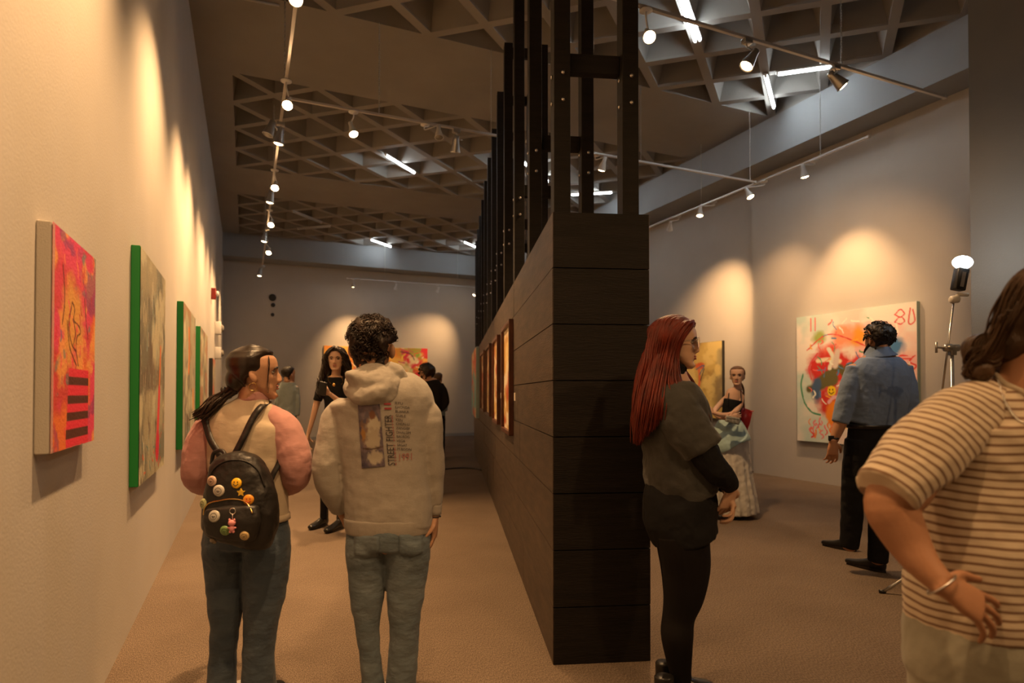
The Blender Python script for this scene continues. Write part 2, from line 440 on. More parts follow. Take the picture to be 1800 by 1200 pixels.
# left row: bulbs located from the picture on a plane 0.3 m under the rail
left = [((520, 0), 1, 'cone', 4.6), ((505, 186), 1, 'cone', 6.3), ((489, 254), 1, 'steel', 7.2), ((483, 331), 1, 'cone', 9.2), ((474, 357), 1, 'steel', 10.0),
        ((476, 396), 1, 'cone', 11.4), ((464, 425), 1, 'steel', 12.6), ((472, 445), 1, 'cone', 13.9), ((456, 485), 1, 'steel', 16.2)]
ordn = ['nearest visible warm spotlight in the left row, cut by the top edge', 'second warm spotlight of the left row, at the crossing track', 'third spotlight of the left row, steel can below the crossing track',
        'fourth spotlight of the left row, round glowing bulb', 'fifth spotlight of the left row, steel body just under the fourth bulb', 'sixth spotlight of the left row, bright round bulb',
        'seventh spotlight of the left row, tilted steel can', 'eighth spotlight of the left row, small round bulb', 'farthest spotlight of the left row, by the back wall']
for k, ((px, py), lit, st, ty_) in enumerate(left):
    b_ = atz(px, py, 4.3)
    lamp(b_, (XL, b_.y+0.1, 1.7), lit, ordn[k], st, power=330 if b_.y < 9 else 230, size=100, tgt=(XL+0.6, b_.y-1.9 if st == 'cone' else b_.y+0.3, 2.2), ty=(XT, b_.y+0.05))
b_ = atz(470, 238, 4.42); lamp(b_, (XL, b_.y, 2), 0, 'dark unlit spotlight left of the third bulb on the left row', 'steel', ty=(XT, b_.y+0.1))
for y_, pw in ((2.45, 300), (0.6, 200)):
    lamp((0.34, y_, 4.3), (XL, y_+0.1, 1.6), 1, 'spotlight of the left row near the viewpoint at %s' % ('the pink striped painting' if y_ > 2 else 'the wall end'), 'cone', power=pw*1.3, size=105)
# crossing tracks
b_ = atz(622, 237, 4.3); lamp(b_, (1.9, 5.2, 0), 1, 'white spotlight hanging from the crossing track, left of the timber posts', 'cone', power=470, size=80, ty=(b_.x, YT1))
b_ = atz(800, 268, 4.32); lamp(b_, (2.6, 9, 1), 0, 'unlit twin spotlight on the crossing track near the timber posts', 'steel', ty=(b_.x, YT1))
b_ = atz(772, 243, 4.42); lamp(b_, (2.0, 6, 0), 0, 'small unlit white spotlight beside the twin one on the crossing track', 'cone', ty=(b_.x-0.16, YT1))
b_ = atz(1057, 300, 4.32); lamp(b_, (4.2, 9.6, 0), 1, 'white spotlight seen between the timber posts', 'cone', power=160, size=80, ty=(b_.x, YT1))
b_ = atz(1142, 66, 4.32); lamp(b_, (3.7, 3.7, 0), 1, 'glowing spotlight at top right of the timber posts', 'cone', power=330, size=125, ty=(b_.x, YT2), tgt=(b_.x-0.6, b_.y-1.2, 2.9))
b_ = atz(1311, 118, 4.34); lamp(b_, (3.4, 3.4, 0), 1, 'steel spotlight tilted left under the high right track', 'steel', power=60, size=60, ty=(b_.x, YT2), tgt=(b_.x-0.9, b_.y+0.2, 2.9))
b_ = atz(1483, 152, 4.34); lamp(b_, (8.0, 6.25, 2.5), 1, 'steel spotlight tilted right at the end of the high right track', 'steel', power=230, size=60, ty=(b_.x, YT2), tgt=(b_.x+0.9, b_.y-0.4, 3.4), soft=0.06)
# right wall row
b_ = atz(1415, 312, 4.32); lamp(b_, (XR, 6.1, 2.3), 1, 'nearest white spotlight of the right wall row', 'cone', power=210, size=72, ty=(XRT, b_.y), tgt=(XR, 6.2, 1))
b_ = atz(1320, 347, 4.30); lamp(b_, (XR, 7.5, 2.2), 1, 'second white spotlight of the right wall row, at the crossing track', 'cone', power=90, size=80, ty=(XRT, b_.y), tgt=(7.6, 5.5, 1))
b_ = atz(1230, 380, 4.30); lamp(b_, (XR2, 9.1, 2.6), 1, 'third white spotlight of the right wall row, over the yellow painting', 'cone', power=380, size=66, ty=(XRT, b_.y), tgt=(6.6, 8.0, 2))
b_ = atz(1177, 405, 4.30); lamp(b_, (XR2, 11, 2), 0, 'unlit last spotlight of the right wall row', 'cone', ty=(XRT, b_.y))
# back row
for px, py, lit, lb, ax_ in ((621, 502, 1, 'small warm spotlight at the left end of the back track', 2.9), (695, 502, 0, 'unlit spotlight in the middle of the back track', 3.6), (768, 513, 0, 'unlit spotlight right of the middle of the back track', 4.5), (833, 522, 1, 'lit spotlight at the right end of the back track beside the posts', 4.6)):
    b_ = atY(px, py, 17.68); b_.z = 4.36; lamp(b_, (ax_, YB, 2.0), lit, lb, 'cone', power=230, size=74, ty=(b_.x, 17.66))
for x_, tx, ty_ in ((1.6, 1.2, 1.2), (3.4, 2.8, 1.4), (5.4, 4.6, 2.0)):  # added lamps, unseen behind the camera, to light the foreground
    lamp((x_, -1.6, 4.3), (tx, ty_, 0.6), 1, 'spotlight behind the viewpoint, %s' % {1.6: 'left', 3.4: 'middle', 5.4: 'right'}[x_], 'cone', power=120, size=85)

# fluorescent tubes under the ribs
def fluo(label, p0, p1, lit=1, twin=False, z=H-0.035, power=1.0):
    a, b = atz(*p0, z), atz(*p1, z); d = b-a; d.z = 0; Ln = d.length; d.normalize(); s = d.cross(UZ)
    if lit is not None: Ln = min(Ln, 1.3)
    c_ = (a+b)/2; t = thing('fluorescent_light', label, 'light', c_)
    bm = B(); obox(bm, c_+UZ*0.022, d, s, UZ, Ln/2+0.03, 0.05 if twin else 0.028, 0.012, 0.003); obj('batten', bm, M['white_metal'], t, False)
    for o_ in ((-0.028, 0.028) if twin else (0,)):
        bm = B(); tube(bm, [c_+s*o_-d*Ln/2-UZ*0.008, c_+s*o_+d*Ln/2-UZ*0.008], 0.016, 10); obj('tube', bm, M['tube'] if lit else M['dead_tube'], t)
        for e_ in (-1, 1):
            bm = B(); obox(bm, c_+s*o_+d*(e_*(Ln/2+0.012))-UZ*0.004, d, s, UZ, 0.012, 0.014, 0.02, 0.002); obj('lamp_holder', bm, M['white_metal'], t, False)
fluo('lit fluorescent tube in the middle coffered bay above the left aisle', (679, 273), (728, 303))
fluo('lit fluorescent tube in the far bay near the back beam, left one', (652, 421), (687, 433))
fluo('lit fluorescent tube in the far bay beside the timber posts', (816, 425), (850, 440))
fluo('twin lit fluorescent tubes at the top edge right of the posts', (1196, -14), (1226, 70), twin=True)
fluo('lit fluorescent tube pointing toward the right beam, lower one', (1346, 134), (1360, 188))
fluo('long lit fluorescent tube lying across, near the right beam', (1368, 130), (1468, 116))
fluo('lit fluorescent tube seen low between the timber posts', (1005, 342), (1075, 338), power=1.5)
fluo('unlit fluorescent tube in the far bay, upper of the left pair', (516, 372), (564, 391), 0)
fluo('unlit fluorescent tube in the far bay, lower of the left pair', (525, 402), (579, 398), 0)
fluo('lit fluorescent tube glimpsed left of the tallest post', (915, 281), (935, 297))
fluo('lit fluorescent tube glimpsed between second pair of posts', (955, 285), (962, 320))
a_, b_ = atz(439, 0, H-0.02), atz(491, 10, H-0.02)
bm = B(); tube(bm, [a_+(a_-b_)*1.5, b_], 0.012, 8); o = obj('conduit', bm, M['rail']); rebase(o, b_); tag(o, 'thin white conduit across the ceiling at the top left', 'conduit')
# ------------------------------------------------------------------ paintings (painted per grid cell)
RN = np.random.RandomState(5)
def vnoise(h, w_, cells, seed=0):
    r = np.random.RandomState(seed); g = r.rand(int(cells*h/w_)+3, cells+3)
    y = np.linspace(0, cells*h/w_, h); x = np.linspace(0, cells, w_); yi = y.astype(int); xi = x.astype(int)
    fy = (y-yi)[:, None]; fx = (x-xi)[None, :]; fy = fy*fy*(3-2*fy); fx = fx*fx*(3-2*fx)
    a = g[yi][:, xi]; b = g[yi][:, xi+1]; c = g[yi+1][:, xi]; d = g[yi+1][:, xi+1]
    return (a*(1-fx)+b*fx)*(1-fy)+(c*(1-fx)+d*fx)*fy
def fbm(h, w_, cells, seed=0):
    return sum(vnoise(h, w_, cells*2**k, seed+k)*0.5**k for k in range(4))/1.875
class Art:
    def __init__(s, h, w_, col):
        s.h, s.w = h, w_; s.a = np.ones((h, w_, 3))*np.array(L(col))
        s.Y, s.X = np.mgrid[0:h, 0:w_]; s.Y = s.Y/h; s.X = s.X/w_; s.asp = h/w_
    def mix(s, m, col): m = np.clip(m, 0, 1)[..., None]; s.a = s.a*(1-m)+np.array(L(col))*m
    def cloud(s, col, cells, seed, lo=0.5, hi=0.62, amt=1, win=None):
        m = np.clip((fbm(s.h, s.w, cells, seed)-lo)/(hi-lo), 0, 1)*amt
        if win is not None: m = m*win
        s.mix(m, col)
    def blob(s, cx, cy, rx, ry, col, soft=0.3, seed=0, rough=0.5, amt=1):
        d = np.sqrt(((s.X-cx)/rx)**2+((s.Y-cy)/ry)**2)+(fbm(s.h, s.w, 9, seed)-0.5)*rough*2
        s.mix(np.clip((1-d)/soft, 0, 1)*amt, col)
    def win(s, cx, cy, rx, ry, soft=0.4): return np.clip((1-np.sqrt(((s.X-cx)/rx)**2+((s.Y-cy)/ry)**2))/soft, 0, 1)
    def line(s, pts, wd, col, amt=1):
        P_ = spline([(x, y, 0) for x, y in pts], 6) if len(pts) > 2 else [Vector((*p, 0)) for p in pts]
        D = np.full((s.h, s.w), 9.0)
        for a, b in zip(P_, P_[1:]):
            vx, vy = b.x-a.x, (b.y-a.y)*s.asp; l2 = vx*vx+vy*vy+1e-12
            px, py = s.X-a.x, (s.Y-a.y)*s.asp; t = np.clip((px*vx+py*vy)/l2, 0, 1)
            D = np.minimum(D, np.hypot(px-vx*t, py-vy*t))
        s.mix(np.clip((wd-D)/(wd*0.5)+0.2, 0, 1)*amt, col)
    def rect(s, x0, y0, x1, y1, col, amt=1): s.mix(((s.X > x0)&(s.X < x1)&(s.Y > y0)&(s.Y < y1))*amt, col)
    def rnd(s, n, cols, x0, y0, x1, y1, ln, wd, seed, ang=None):
        r = random.Random(seed)
        for _ in range(n):
            x, y = r.uniform(x0, x1), r.uniform(y0, y1); a = r.uniform(0, 2*PI) if ang is None else ang+r.uniform(-.3, .3); l = ln*r.uniform(.5, 1.3)
            s.line([(x, y), (x+l*math.cos(a)*.5+r.uniform(-.02, .02), y+l*math.sin(a)*.5/s.asp), (x+l*math.cos(a), y+l*math.sin(a)/s.asp)], wd*r.uniform(.5, 1.4), r.choice(cols))
def paint_grid(bm_pts, art, name, m, parent, label=None):
    """bm_pts[i][j] world points, rows from top"""
    n, k = len(bm_pts), len(bm_pts[0]); org = top_of(parent).location if parent else Vector()
    vs = [tuple(p-org) for r in bm_pts for p in r]
    fs = [(i*k+j, (i+1)*k+j, (i+1)*k+j+1, i*k+j+1) for i in range(n-1) for j in range(k-1)]
    me = bpy.data.meshes.new(name); me.from_pydata(vs, [], fs); me.shade_smooth()
    at = me.color_attributes.new('paint', 'FLOAT_COLOR', 'POINT')
    iy = (np.linspace(0, art.h-1, n)).astype(int); ix = (np.linspace(0, art.w-1, k)).astype(int)
    c = np.ones((n, k, 4)); c[..., :3] = art.a[iy][:, ix]; at.data.foreach_set('color', c.reshape(-1).astype(np.float32))
    me.materials.append(m); o = bpy.data.objects.new(name, me); COL.objects.link(o)
    if parent: o.parent = parent
    if label: o['label'] = label
    return o
M['paint'] = attr_mat('oil_paint', 0.5, 0.5, 90)
M['paint_paper'] = attr_mat('print_paper', 0.5, 0.0, 90)
M['canvas_edge'] = mat('raw_canvas_edge', L((176, 170, 160)), 0.8, bump=0.4, bs=200)
M['green_edge'] = mat('green_painted_edge', L((0, 112, 40)), 0.6)
M['dark_edge'] = mat('dark_edge', (0.02, 0.018, 0.015), 0.5)
M['teal_edge'] = mat('pale_edge', L((150, 170, 165)), 0.6)
M['frame_wood'] = mat('reddish_wood_frame', L((96, 52, 30)), 0.4, L((70, 36, 22)), 12)
M['mat_paper'] = mat('card', L((214, 205, 188)), 0.7)
def canvas(label, o_, u_, n_, W_, Hh, th, art, edge, edge_label=None, res=(150, 150), cat='painting'):
    """o_: top-left corner on the wall; u_ across; n_ out of the wall"""
    o_ = Vector(o_); c_ = o_+u_*W_/2-UZ*Hh/2
    t = thing('painting', label, cat, c_-UZ*Hh/2)
    bm = B(); obox(bm, c_+n_*(th/2+0.001), u_, n_, UZ, W_/2, th/2, Hh/2, 0.004); obj('stretcher', bm, edge, t, False, edge_label)
    n, k = res
    g = [[o_+u_*(W_*(0.002+0.996*j/(k-1)))-UZ*(Hh*(0.002+0.996*i/(n-1)))+n_*(th+0.004) for j in range(k)] for i in range(n)]
    paint_grid(g, art, 'painted_canvas', M['paint'], t); return t
PX_, PY_ = Vector((1, 0, 0)), Vector((0, 1, 0))
# 1 pink and red, striped box
a = Art(220, 150, (205, 70, 70))
a.cloud((232, 120, 60), 3, 1, .42, .6); a.cloud((225, 70, 110), 3, 8, .45, .6); a.cloud((240, 170, 90), 5, 12, .56, .66, .8); a.cloud((130, 60, 120), 5, 20, .62, .7, .7)
a.cloud((70, 130, 130), 6, 30, .66, .72, .7); a.blob(.42, .4, .26, .24, (222, 160, 80), .5, 3); a.rnd(50, [(240, 90, 110), (220, 50, 60), (250, 150, 100), (90, 110, 150), (190, 60, 60)], 0, 0, 1, .95, .1, .008, 4, 1.4)
for l in ([(.4,.3),(.36,.36),(.33,.42),(.4,.5),(.5,.53)], [(.4,.3),(.46,.33),(.44,.38),(.55,.4),(.6,.43),(.52,.46),(.5,.52),(.56,.6)], [(.3,.4),(.36,.52),(.52,.6)], [(.42,.38),(.48,.44),(.44,.5)], [(.2,.15),(.24,.3),(.2,.42)], [(.7,.25),(.74,.36),(.8,.45)]): a.line(l, .009, (90, 45, 30))
x0, x1 = .34, .82
for i in range(9): a.rect(x0-.06*(i/9), .615+i*.042, x1, .615+(i+1)*.042, (228, 52, 78) if i % 2 == 0 else (84, 44, 34))
a.rect(.0, .0, .035, 1, (200, 150, 140))
E1 = atX(90, 390, -0.53)
canvas('pink and orange painting with striped box, nearest on the left wall', (XL, 2.33, 1.90), PY_, PX_, 0.60, 0.73, 0.040, a, M['canvas_edge'], 'bare pale canvas edge', (200, 130))
# 2 grey-green
def greyart(seed, pink=True):
    a = Art(220, 150, (168, 160, 132)); a.cloud((120, 120, 105), 3, seed, .45, .6); a.cloud((196, 190, 160), 4, seed+5, .5, .62); a.cloud((110, 95, 80), 5, seed+9, .55, .65, .8, a.win(.45, .6, .5, .5))
    a.rnd(90, [(188, 182, 160), (130, 135, 120), (100, 85, 75), (170, 190, 175), (205, 195, 170)], 0, 0, 1, .95, .16, .006, seed, 1.55)
    return a
a = greyart(40); a.line([(.78, .38), (.75, .5), (.72, .64)], .03, (226, 120, 60)); a.line([(.73, .6), (.68, .78), (.64, .9)], .055, (222, 70, 78)); a.line([(.68, .84), (.66, .9)], .08, (205, 40, 70)); a.rnd(14, [(200, 90, 60), (90, 130, 130)], .1, .8, .95, .97, .06, .008, 9)
canvas('tall grey-green painting with a red streak and bright green edge', (XL, 4.03, 2.20), PY_, PX_, 1.17, 1.37, 0.045, a, M['green_edge'], 'bright green canvas edge', (180, 130))
a = greyart(60); a.line([(.42, .15), (.45, .3), (.42, .45)], .05, (235, 130, 50)); a.line([(.8, .6), (.83, .72)], .05, (230, 150, 60)); a.cloud((150, 110, 80), 4, 77, .52, .62, .7)
canvas('green-edged painting with an orange streak, third along the left wall', (XL, 6.55, 2.23), PY_, PX_, 1.48, 1.40, 0.052, a, M['green_edge'], 'bright green canvas edge', (120, 90))
a = greyart(80); a.cloud((170, 120, 90), 4, 79, .5, .6, .8)
canvas('green-edged grey painting, fourth along the left wall', (XL, 8.90, 2.23), PY_, PX_, 1.6, 1.40, 0.052, a, M['green_edge'], 'bright green canvas edge', (90, 70))
a = greyart(99); a.cloud((190, 90, 70), 4, 70, .5, .6, .8)
canvas('small dark-edged painting, fifth and last on the left wall', (XL, 12.0, 1.98), PY_, PX_, 0.9, 1.1, 0.06, a, M['dark_edge'], 'dark canvas edge', (60, 50))
# big painting on the right wall (viewed from the room: left edge at larger Y)
a = Art(260, 250, (238, 230, 220)); a.cloud((190, 214, 205), 4, 3, .42, .6, .9, np.clip(1.2-a.X*2, 0, 1)); a.cloud((240, 190, 178), 4, 6, .46, .62, .8, np.clip(a.X*2-.4, 0, 1)); a.cloud((238, 168, 168), 5, 9, .54, .64, .7, np.clip(a.X*2-.4, 0, 1))
a.blob(.33, .32, .12, .1, (232, 90, 60), .5, 2); a.blob(.3, .45, .24, .2, (206, 50, 44), .35, 5); a.blob(.22, .18, .08, .06, (160, 176, 90), .5, 11); a.blob(.55, .2, .1, .1, (240, 160, 50), .5, 12); a.blob(.84, .28, .1, .07, (72, 124, 176), .6, 14, .8); a.blob(.74, .14, .1, .05, (238, 150, 140), .5, 19)
a.blob(.42, .18, .12, .08, (242, 158, 120), .5, 15); a.blob(.36, .7, .2, .14, (208, 56, 44), .4, 17); a.blob(.34, .77, .07, .1, (240, 140, 40), .35, 18); a.blob(.5, .62, .13, .14, (176, 60, 60), .4, 21); a.blob(.55, .45, .07, .1, (220, 70, 70), .3, 22)
a.line([(.12, .58), (.25, .55), (.3, .48), (.38, .42), (.42, .44), (.46, .5)], .035, (96, 92, 52)); a.line([(.46, .42), (.5, .4), (.52, .46)], .025, (96, 92, 52)); a.blob(.3, .5, .1, .06, (104, 98, 58), .3, 24)
a.blob(.19, .6, .05, .12, (70, 96, 130), .4, 26); a.blob(.45, .6, .08, .06, (190, 100, 60), .3, 27); a.blob(.42, .66, .04, .08, (226, 170, 170), .3, 28)
a.line([(.2, .36), (.3, .355), (.4, .37)], .02, (236, 222, 190)); a.line([(.33, .36), (.36, .36)], .025, (244, 196, 50))
a.blob(.325, .595, .04, .043, (244, 206, 30), .12, 0, 0)
for q in ((.31, .585), (.338, .585)): a.blob(*q, .006, .008, (40, 30, 20), .3, 0, 0)
a.line([(.305, .605), (.325, .617), (.345, .605)], .004, (40, 30, 20))
a.line([(.06, .46), (.04, .55), (.07, .68), (.14, .76), (.22, .78)], .008, (70, 150, 110)); a.line([(.1, .27), (.3, .16), (.55, .24), (.8, .36), (.95, .38)], .006, (220, 70, 60)); a.line([(.2, .3), (.12, .4), (.14, .5)], .008, (220, 80, 90))
a.line([(.3, .27), (.34, .34), (.31, .42)], .02, (226, 226, 210)); a.line([(.38, .3), (.36, .4)], .03, (214, 200, 190)); a.line([(.45, .62), (.5, .7), (.46, .8), (.52, .86)], .014, (90, 60, 50)); a.line([(.3, .68), (.36, .64), (.42, .7), (.4, .8)], .016, (230, 180, 190)); a.line([(.53, .56), (.58, .62), (.52, .7)], .02, (80, 150, 120))
a.line([(.68, .16), (.74, .36)], .012, (238, 190, 60)); a.line([(.75, .14), (.8, .3)], .01, (238, 190, 60)); a.rnd(40, [(230, 60, 60), (240, 130, 40), (238, 120, 130), (250, 200, 120)], .12, .8, .6, .93, .05, .007, 31, 1.6)
a.line([(.76, .36), (.76, .46)], .006, (220, 60, 50)); a.line([(.76, .36), (.82, .46), (.82, .36)], .006, (220, 60, 50)); a.line([(.93, .36), (.87, .36), (.86, .45), (.91, .46), (.91, .42)], .006, (220, 60, 50)); a.line([(.98, .36), (.94, .4), (.99, .43), (.94, .47)], .006, (220, 60, 50))
for yy in (.05, .1): a.line([(.84, yy+.02), (.88, yy-.01), (.91, yy+.02), (.88, yy+.04), (.84, yy+.02)], .005, (220, 80, 80))
a.line([(.95, .04), (.94, .14), (.98, .13), (.97, .05)], .005, (220, 80, 80)); a.line([(.14, .02), (.14, .12)], .005, (225, 90, 90)); a.line([(.18, .02), (.18, .12)], .005, (225, 90, 90))
a.rnd(60, [(235, 110, 100), (80, 130, 180), (90, 160, 120), (245, 180, 60), (240, 240, 225)], .1, .05, .95, .7, .06, .006, 37)
canvas('large square colourful graffiti-like painting with yellow smiley on right wall', (XR, 7.07, 2.55), -PY_, -PX_, 1.89, 1.93, 0.06, a, M['teal_edge'], None, (230, 220))
# yellow painting
a = Art(200, 150, (196, 168, 96)); a.cloud((160, 132, 74), 3, 3, .45, .6); a.cloud((214, 190, 120), 4, 7, .5, .6); a.cloud((110, 110, 100), 4, 9, .5, .65, .9, np.clip(np.maximum(a.X*3-2.2, 1-a.Y*8), 0, 1)); a.blob(.5, .3, .12, .05, (200, 90, 50), .4, 3); a.line([(.48, .33), (.5, .5), (.46, .6)], .03, (205, 110, 70)); a.line([(.42, .35), (.6, .3), (.5, .42)], .012, (80, 100, 130)); a.line([(.6, .35), (.52, .5)], .012, (60, 60, 60))
canvas('yellow ochre painting with worn dark corners on the right wall', (XR2, 10.15, 2.34), -PY_, -PX_, 1.25, 1.45, 0.06, a, M['dark_edge'], None, (130, 100))
# back wall painting
a = Art(120, 240, (236, 150, 60)); a.cloud((240, 190, 90), 6, 1, .45, .6); a.cloud((226, 60, 80), 6, 5, .48, .58, 1, np.clip(a.X*3-.5, 0, 1)); a.cloud((240, 228, 180), 8, 7, .5, .6, .9, np.clip(a.X*3-1.4, 0, 1)); a.cloud((140, 180, 60), 7, 12, .55, .62, 1, np.clip(a.X*4-2.6, 0, 1)); a.cloud((120, 180, 150), 6, 22, .55, .63, 1, np.clip(a.X*4-2.6, 0, 1)); a.cloud((228, 50, 60), 10, 17, .55, .62, 1, np.clip(a.X*3-.3, 0, 1)); a.line([(.72, .1), (.82, .15), (.86, .3)], .006, (70, 60, 60)); a.rnd(60, [(240, 80, 60), (250, 220, 90), (200, 50, 110), (250, 250, 220)], .25, .1, .98, .95, .06, .006, 3)
canvas('long bright orange and pink painting on the far back wall', (2.08, YB, 2.76), PX_, -PY_, 3.13, 1.2, 0.06, a, M['canvas_edge'], None, (60, 140))
# framed pictures on the left face of the partition
def onface(px, py):
    r = ray(px, py); n = -dn; t = (DA-CAM).dot(n)/r.dot(n); return CAM + r*t
fr = [(888, 903, 560, 766, 'nearest tall framed picture on the timber partition', (196, 150, 80)), (870.5, 880, 588, 746, 'second tall framed picture on the timber partition', (190, 150, 90)),
      (857.5, 865, 603, 732, 'third framed picture on the timber partition', (110, 70, 50)), (848, 854, 615, 724, 'fourth framed picture on the timber partition', (130, 80, 55))]
for k, (xa, xb, yt, yb, lb, cc) in enumerate(fr):
    A_, Z_ = onface(xa, 691), onface(xb, 691); top_ = onface(xb, yt).z; bot_ = onface(xb, yb).z
    A_.z = Z_.z = 0; c_ = (A_+Z_)/2+UZ*(top_+bot_)/2; Wd = (A_-Z_).length; Hh = top_-bot_; n = -dn
    t = thing('framed_picture', lb, 'picture', c_-UZ*Hh/2)
    bm = B(); fw = 0.035
    for s_ in (-1, 1):
        obox(bm, c_+dv*(s_*(Wd/2-fw/2))+n*0.021, dv, n, UZ, fw/2, 0.02, Hh/2, 0.003)
        obox(bm, c_+UZ*(s_*(Hh/2-fw/2))+n*0.021, dv, n, UZ, Wd/2-fw, 0.02, fw/2, 0.003)
    obj('frame', bm, M['frame_wood'], t, False)
    a = Art(80, 50, cc); a.cloud((230, 200, 130), 3, 50+k, .45, .6); a.cloud((180, 80, 40), 4, 60+k, .5, .6, .9); a.cloud((240, 230, 200), 5, 70+k, .55, .62, .8)
    g = [[c_+dv*((Wd/2-fw)*(1-2*j/24))+UZ*((Hh/2-fw)*(1-2*i/40))+n*0.014 for j in range(25)] for i in range(41)]
    paint_grid(g, a, 'picture', M['paint_paper'], t)
A_, Z_ = onface(834, 691), onface(842.5, 691); top_ = onface(842.5, 609).z; bot_ = onface(842.5, 735).z
A_.z = Z_.z = top_
a = Art(80, 60, (220, 120, 60)); a.cloud((236, 210, 170), 3, 5, .45, .6); a.cloud((120, 190, 190), 4, 9, .5, .62); a.cloud((220, 60, 60), 5, 15, .55, .65)
canvas('unframed colourful canvas at the far end of the timber partition', A_, -dv, -dn, (A_-Z_).length, top_-bot_, 0.06, a, M['teal_edge'], None, (50, 40))
for px, y0, y1, lb in ((905.5, 690, 704, 'nearest small white label card beside the first framed picture'), (881.5, 690, 700, 'white label card beside the second framed picture'), (866.2, 689, 697, 'white label card beside the third framed picture'), (855.4, 689, 695, 'white label card beside the fourth framed picture')):
    p = onface(px, y0); q = onface(px, y1); c_ = (p+q)/2
    bm = B(); obox(bm, c_-dn*0.003, dv, dn, UZ, 0.045, 0.002, abs(p.z-q.z)/2, 0); o = obj('label_card', bm, M['mat_paper'], None, False); rebase(o, c_); tag(o, lb, 'label', 'label cards on the timber partition')
# ------------------------------------------------------------------ people: builders
def itp(z, tab):
    if z <= tab[0][0]: return tab[0][1]
    for (a, u), (b, v) in zip(tab, tab[1:]):
        if z <= b: t = (z-a)/(b-a); t = t*t*(3-2*t)*0.35+t*0.65; return u+(v-u)*t
    return tab[-1][1]
HW = [(-.115,.0),(-.112,.018),(-.10,.033),(-.085,.044),(-.06,.055),(-.03,.063),(0,.070),(.03,.0745),(.06,.073),(.085,.062),(.105,.038),(.1145,.012),(.115,0)]
HF = [(-.115,.055),(-.112,.074),(-.10,.083),(-.085,.080),(-.06,.082),(-.03,.083),(0,.082),(.015,.088),(.04,.088),(.06,.083),(.085,.062),(.105,.028),(.115,-.01)]
HBk = [(-.115,.045),(-.112,.045),(-.10,.03),(-.085,.010),(-.06,-.016),(-.045,-.034),(-.03,-.060),(0,-.088),(.03,-.099),(.06,-.098),(.085,-.082),(.105,-.048),(.115,-.012)]
def g1(x, s): return math.exp(-(x/s)**2)
def head_frame(fwd, up=None):
    f = fwd.normalized(); u = (up or Vector((0, 0, 1))); s = f.cross(u).normalized(); u = s.cross(f).normalized()
    return s, f, u     # x (its right), y (forward), z
def head(bm, c, fwd, sc=1.0, up=None, nose=1.0, wide=1.0, ears=True, eo=0):
    s, f, u = head_frame(fwd, up); nz, na = 56, 64; rings = []
    for i in range(nz+1):
        q = i/nz; z = -.115+.23*(0.5-0.5*math.cos(PI*q))
        w_, yf, yb = itp(z, HW)*wide, itp(z, HF), itp(z, HBk); cy = .01 if z > -.04 else .01+(-.04-z)*.85; ring = []
        for k in range(na):
            a = 2*PI*k/na; ca, sa = math.cos(a), math.sin(a)
            e = 2.12 if ca > 0 else 2.05
            cc = math.copysign(abs(ca)**(2/e), ca); ss = math.copysign(abs(sa)**(2/e), sa)
            x = w_*ss; y = cy+(yf-cy)*cc if ca > 0 else cy+(cy-yb)*cc
            if ca > 0:
                ax = abs(x)
                nb = .004 if z > .004 else 0
                if -.048 < z < .012: nb = .003+.0205*nose*max(0, 1-((z+.034)/.046)**2)**0.9 if z > -.034 else .0235*nose*max(0, 1-((z+.034)/.014)**2)
                y += nb*g1(x, .0085+.004*g1(z+.036, .012)) + .006*nose*g1(z+.038, .008)*g1(ax-.012, .006)
                y += .0065*g1(z+.0575, .0045)*g1(x, .02)+.007*g1(z+.0685, .005)*g1(x, .018)-.004*g1(z+.063, .002)*g1(x, .022)-.003*g1(z+.079, .006)*g1(x, .02)
                y += .006*g1(z+.099, .012)*g1(x, .02)+.004*g1(z-.02, .007)*g1(ax-.025, .02)
                y -= .011*g1(z-.002, .011)*g1(ax-.031, .014)
                y += .004*g1(z+.022, .014)*g1(ax-.042, .014)
            ring.append(bm.verts.new(c + (s*x+f*y+u*z)*sc))
        rings.append(ring)
    for A, Bq in zip(rings, rings[1:]):
        for k in range(na): bm.faces.new((A[k], A[(k+1)%na], Bq[(k+1)%na], Bq[k]))
    bm.faces.new(rings[0][::-1]); bm.faces.new(rings[-1])
    if ears:
        for sg in (-1, 1):
            e0 = c+(s*(sg*(.074*wide+eo))+f*(-.008)+u*(-.012))*sc
            ellipsoid(bm, e0, (s*sg*(.012+eo)+f*-.006)*sc, (f*.015+s*sg*-.003)*sc, (u*.030+f*-.006)*sc, 16, 10)
def neck(bm, c, fwd, base, r=.052, sc=1.0, up=None):
    s, f, u = head_frame(fwd, up); a = c+(f*-.018-u*.03)*sc; b = c+(f*-.022-u*.085)*sc
    loft(bm, [(a, r*.96*sc, r*1.0*sc), (b, r*.98*sc, r*sc), (base.lerp(b, .35), r*1.0*sc, r*1.0*sc), (base, r*1.25*sc, r*1.12*sc)], 22, 4, side=s, cap=0.3)
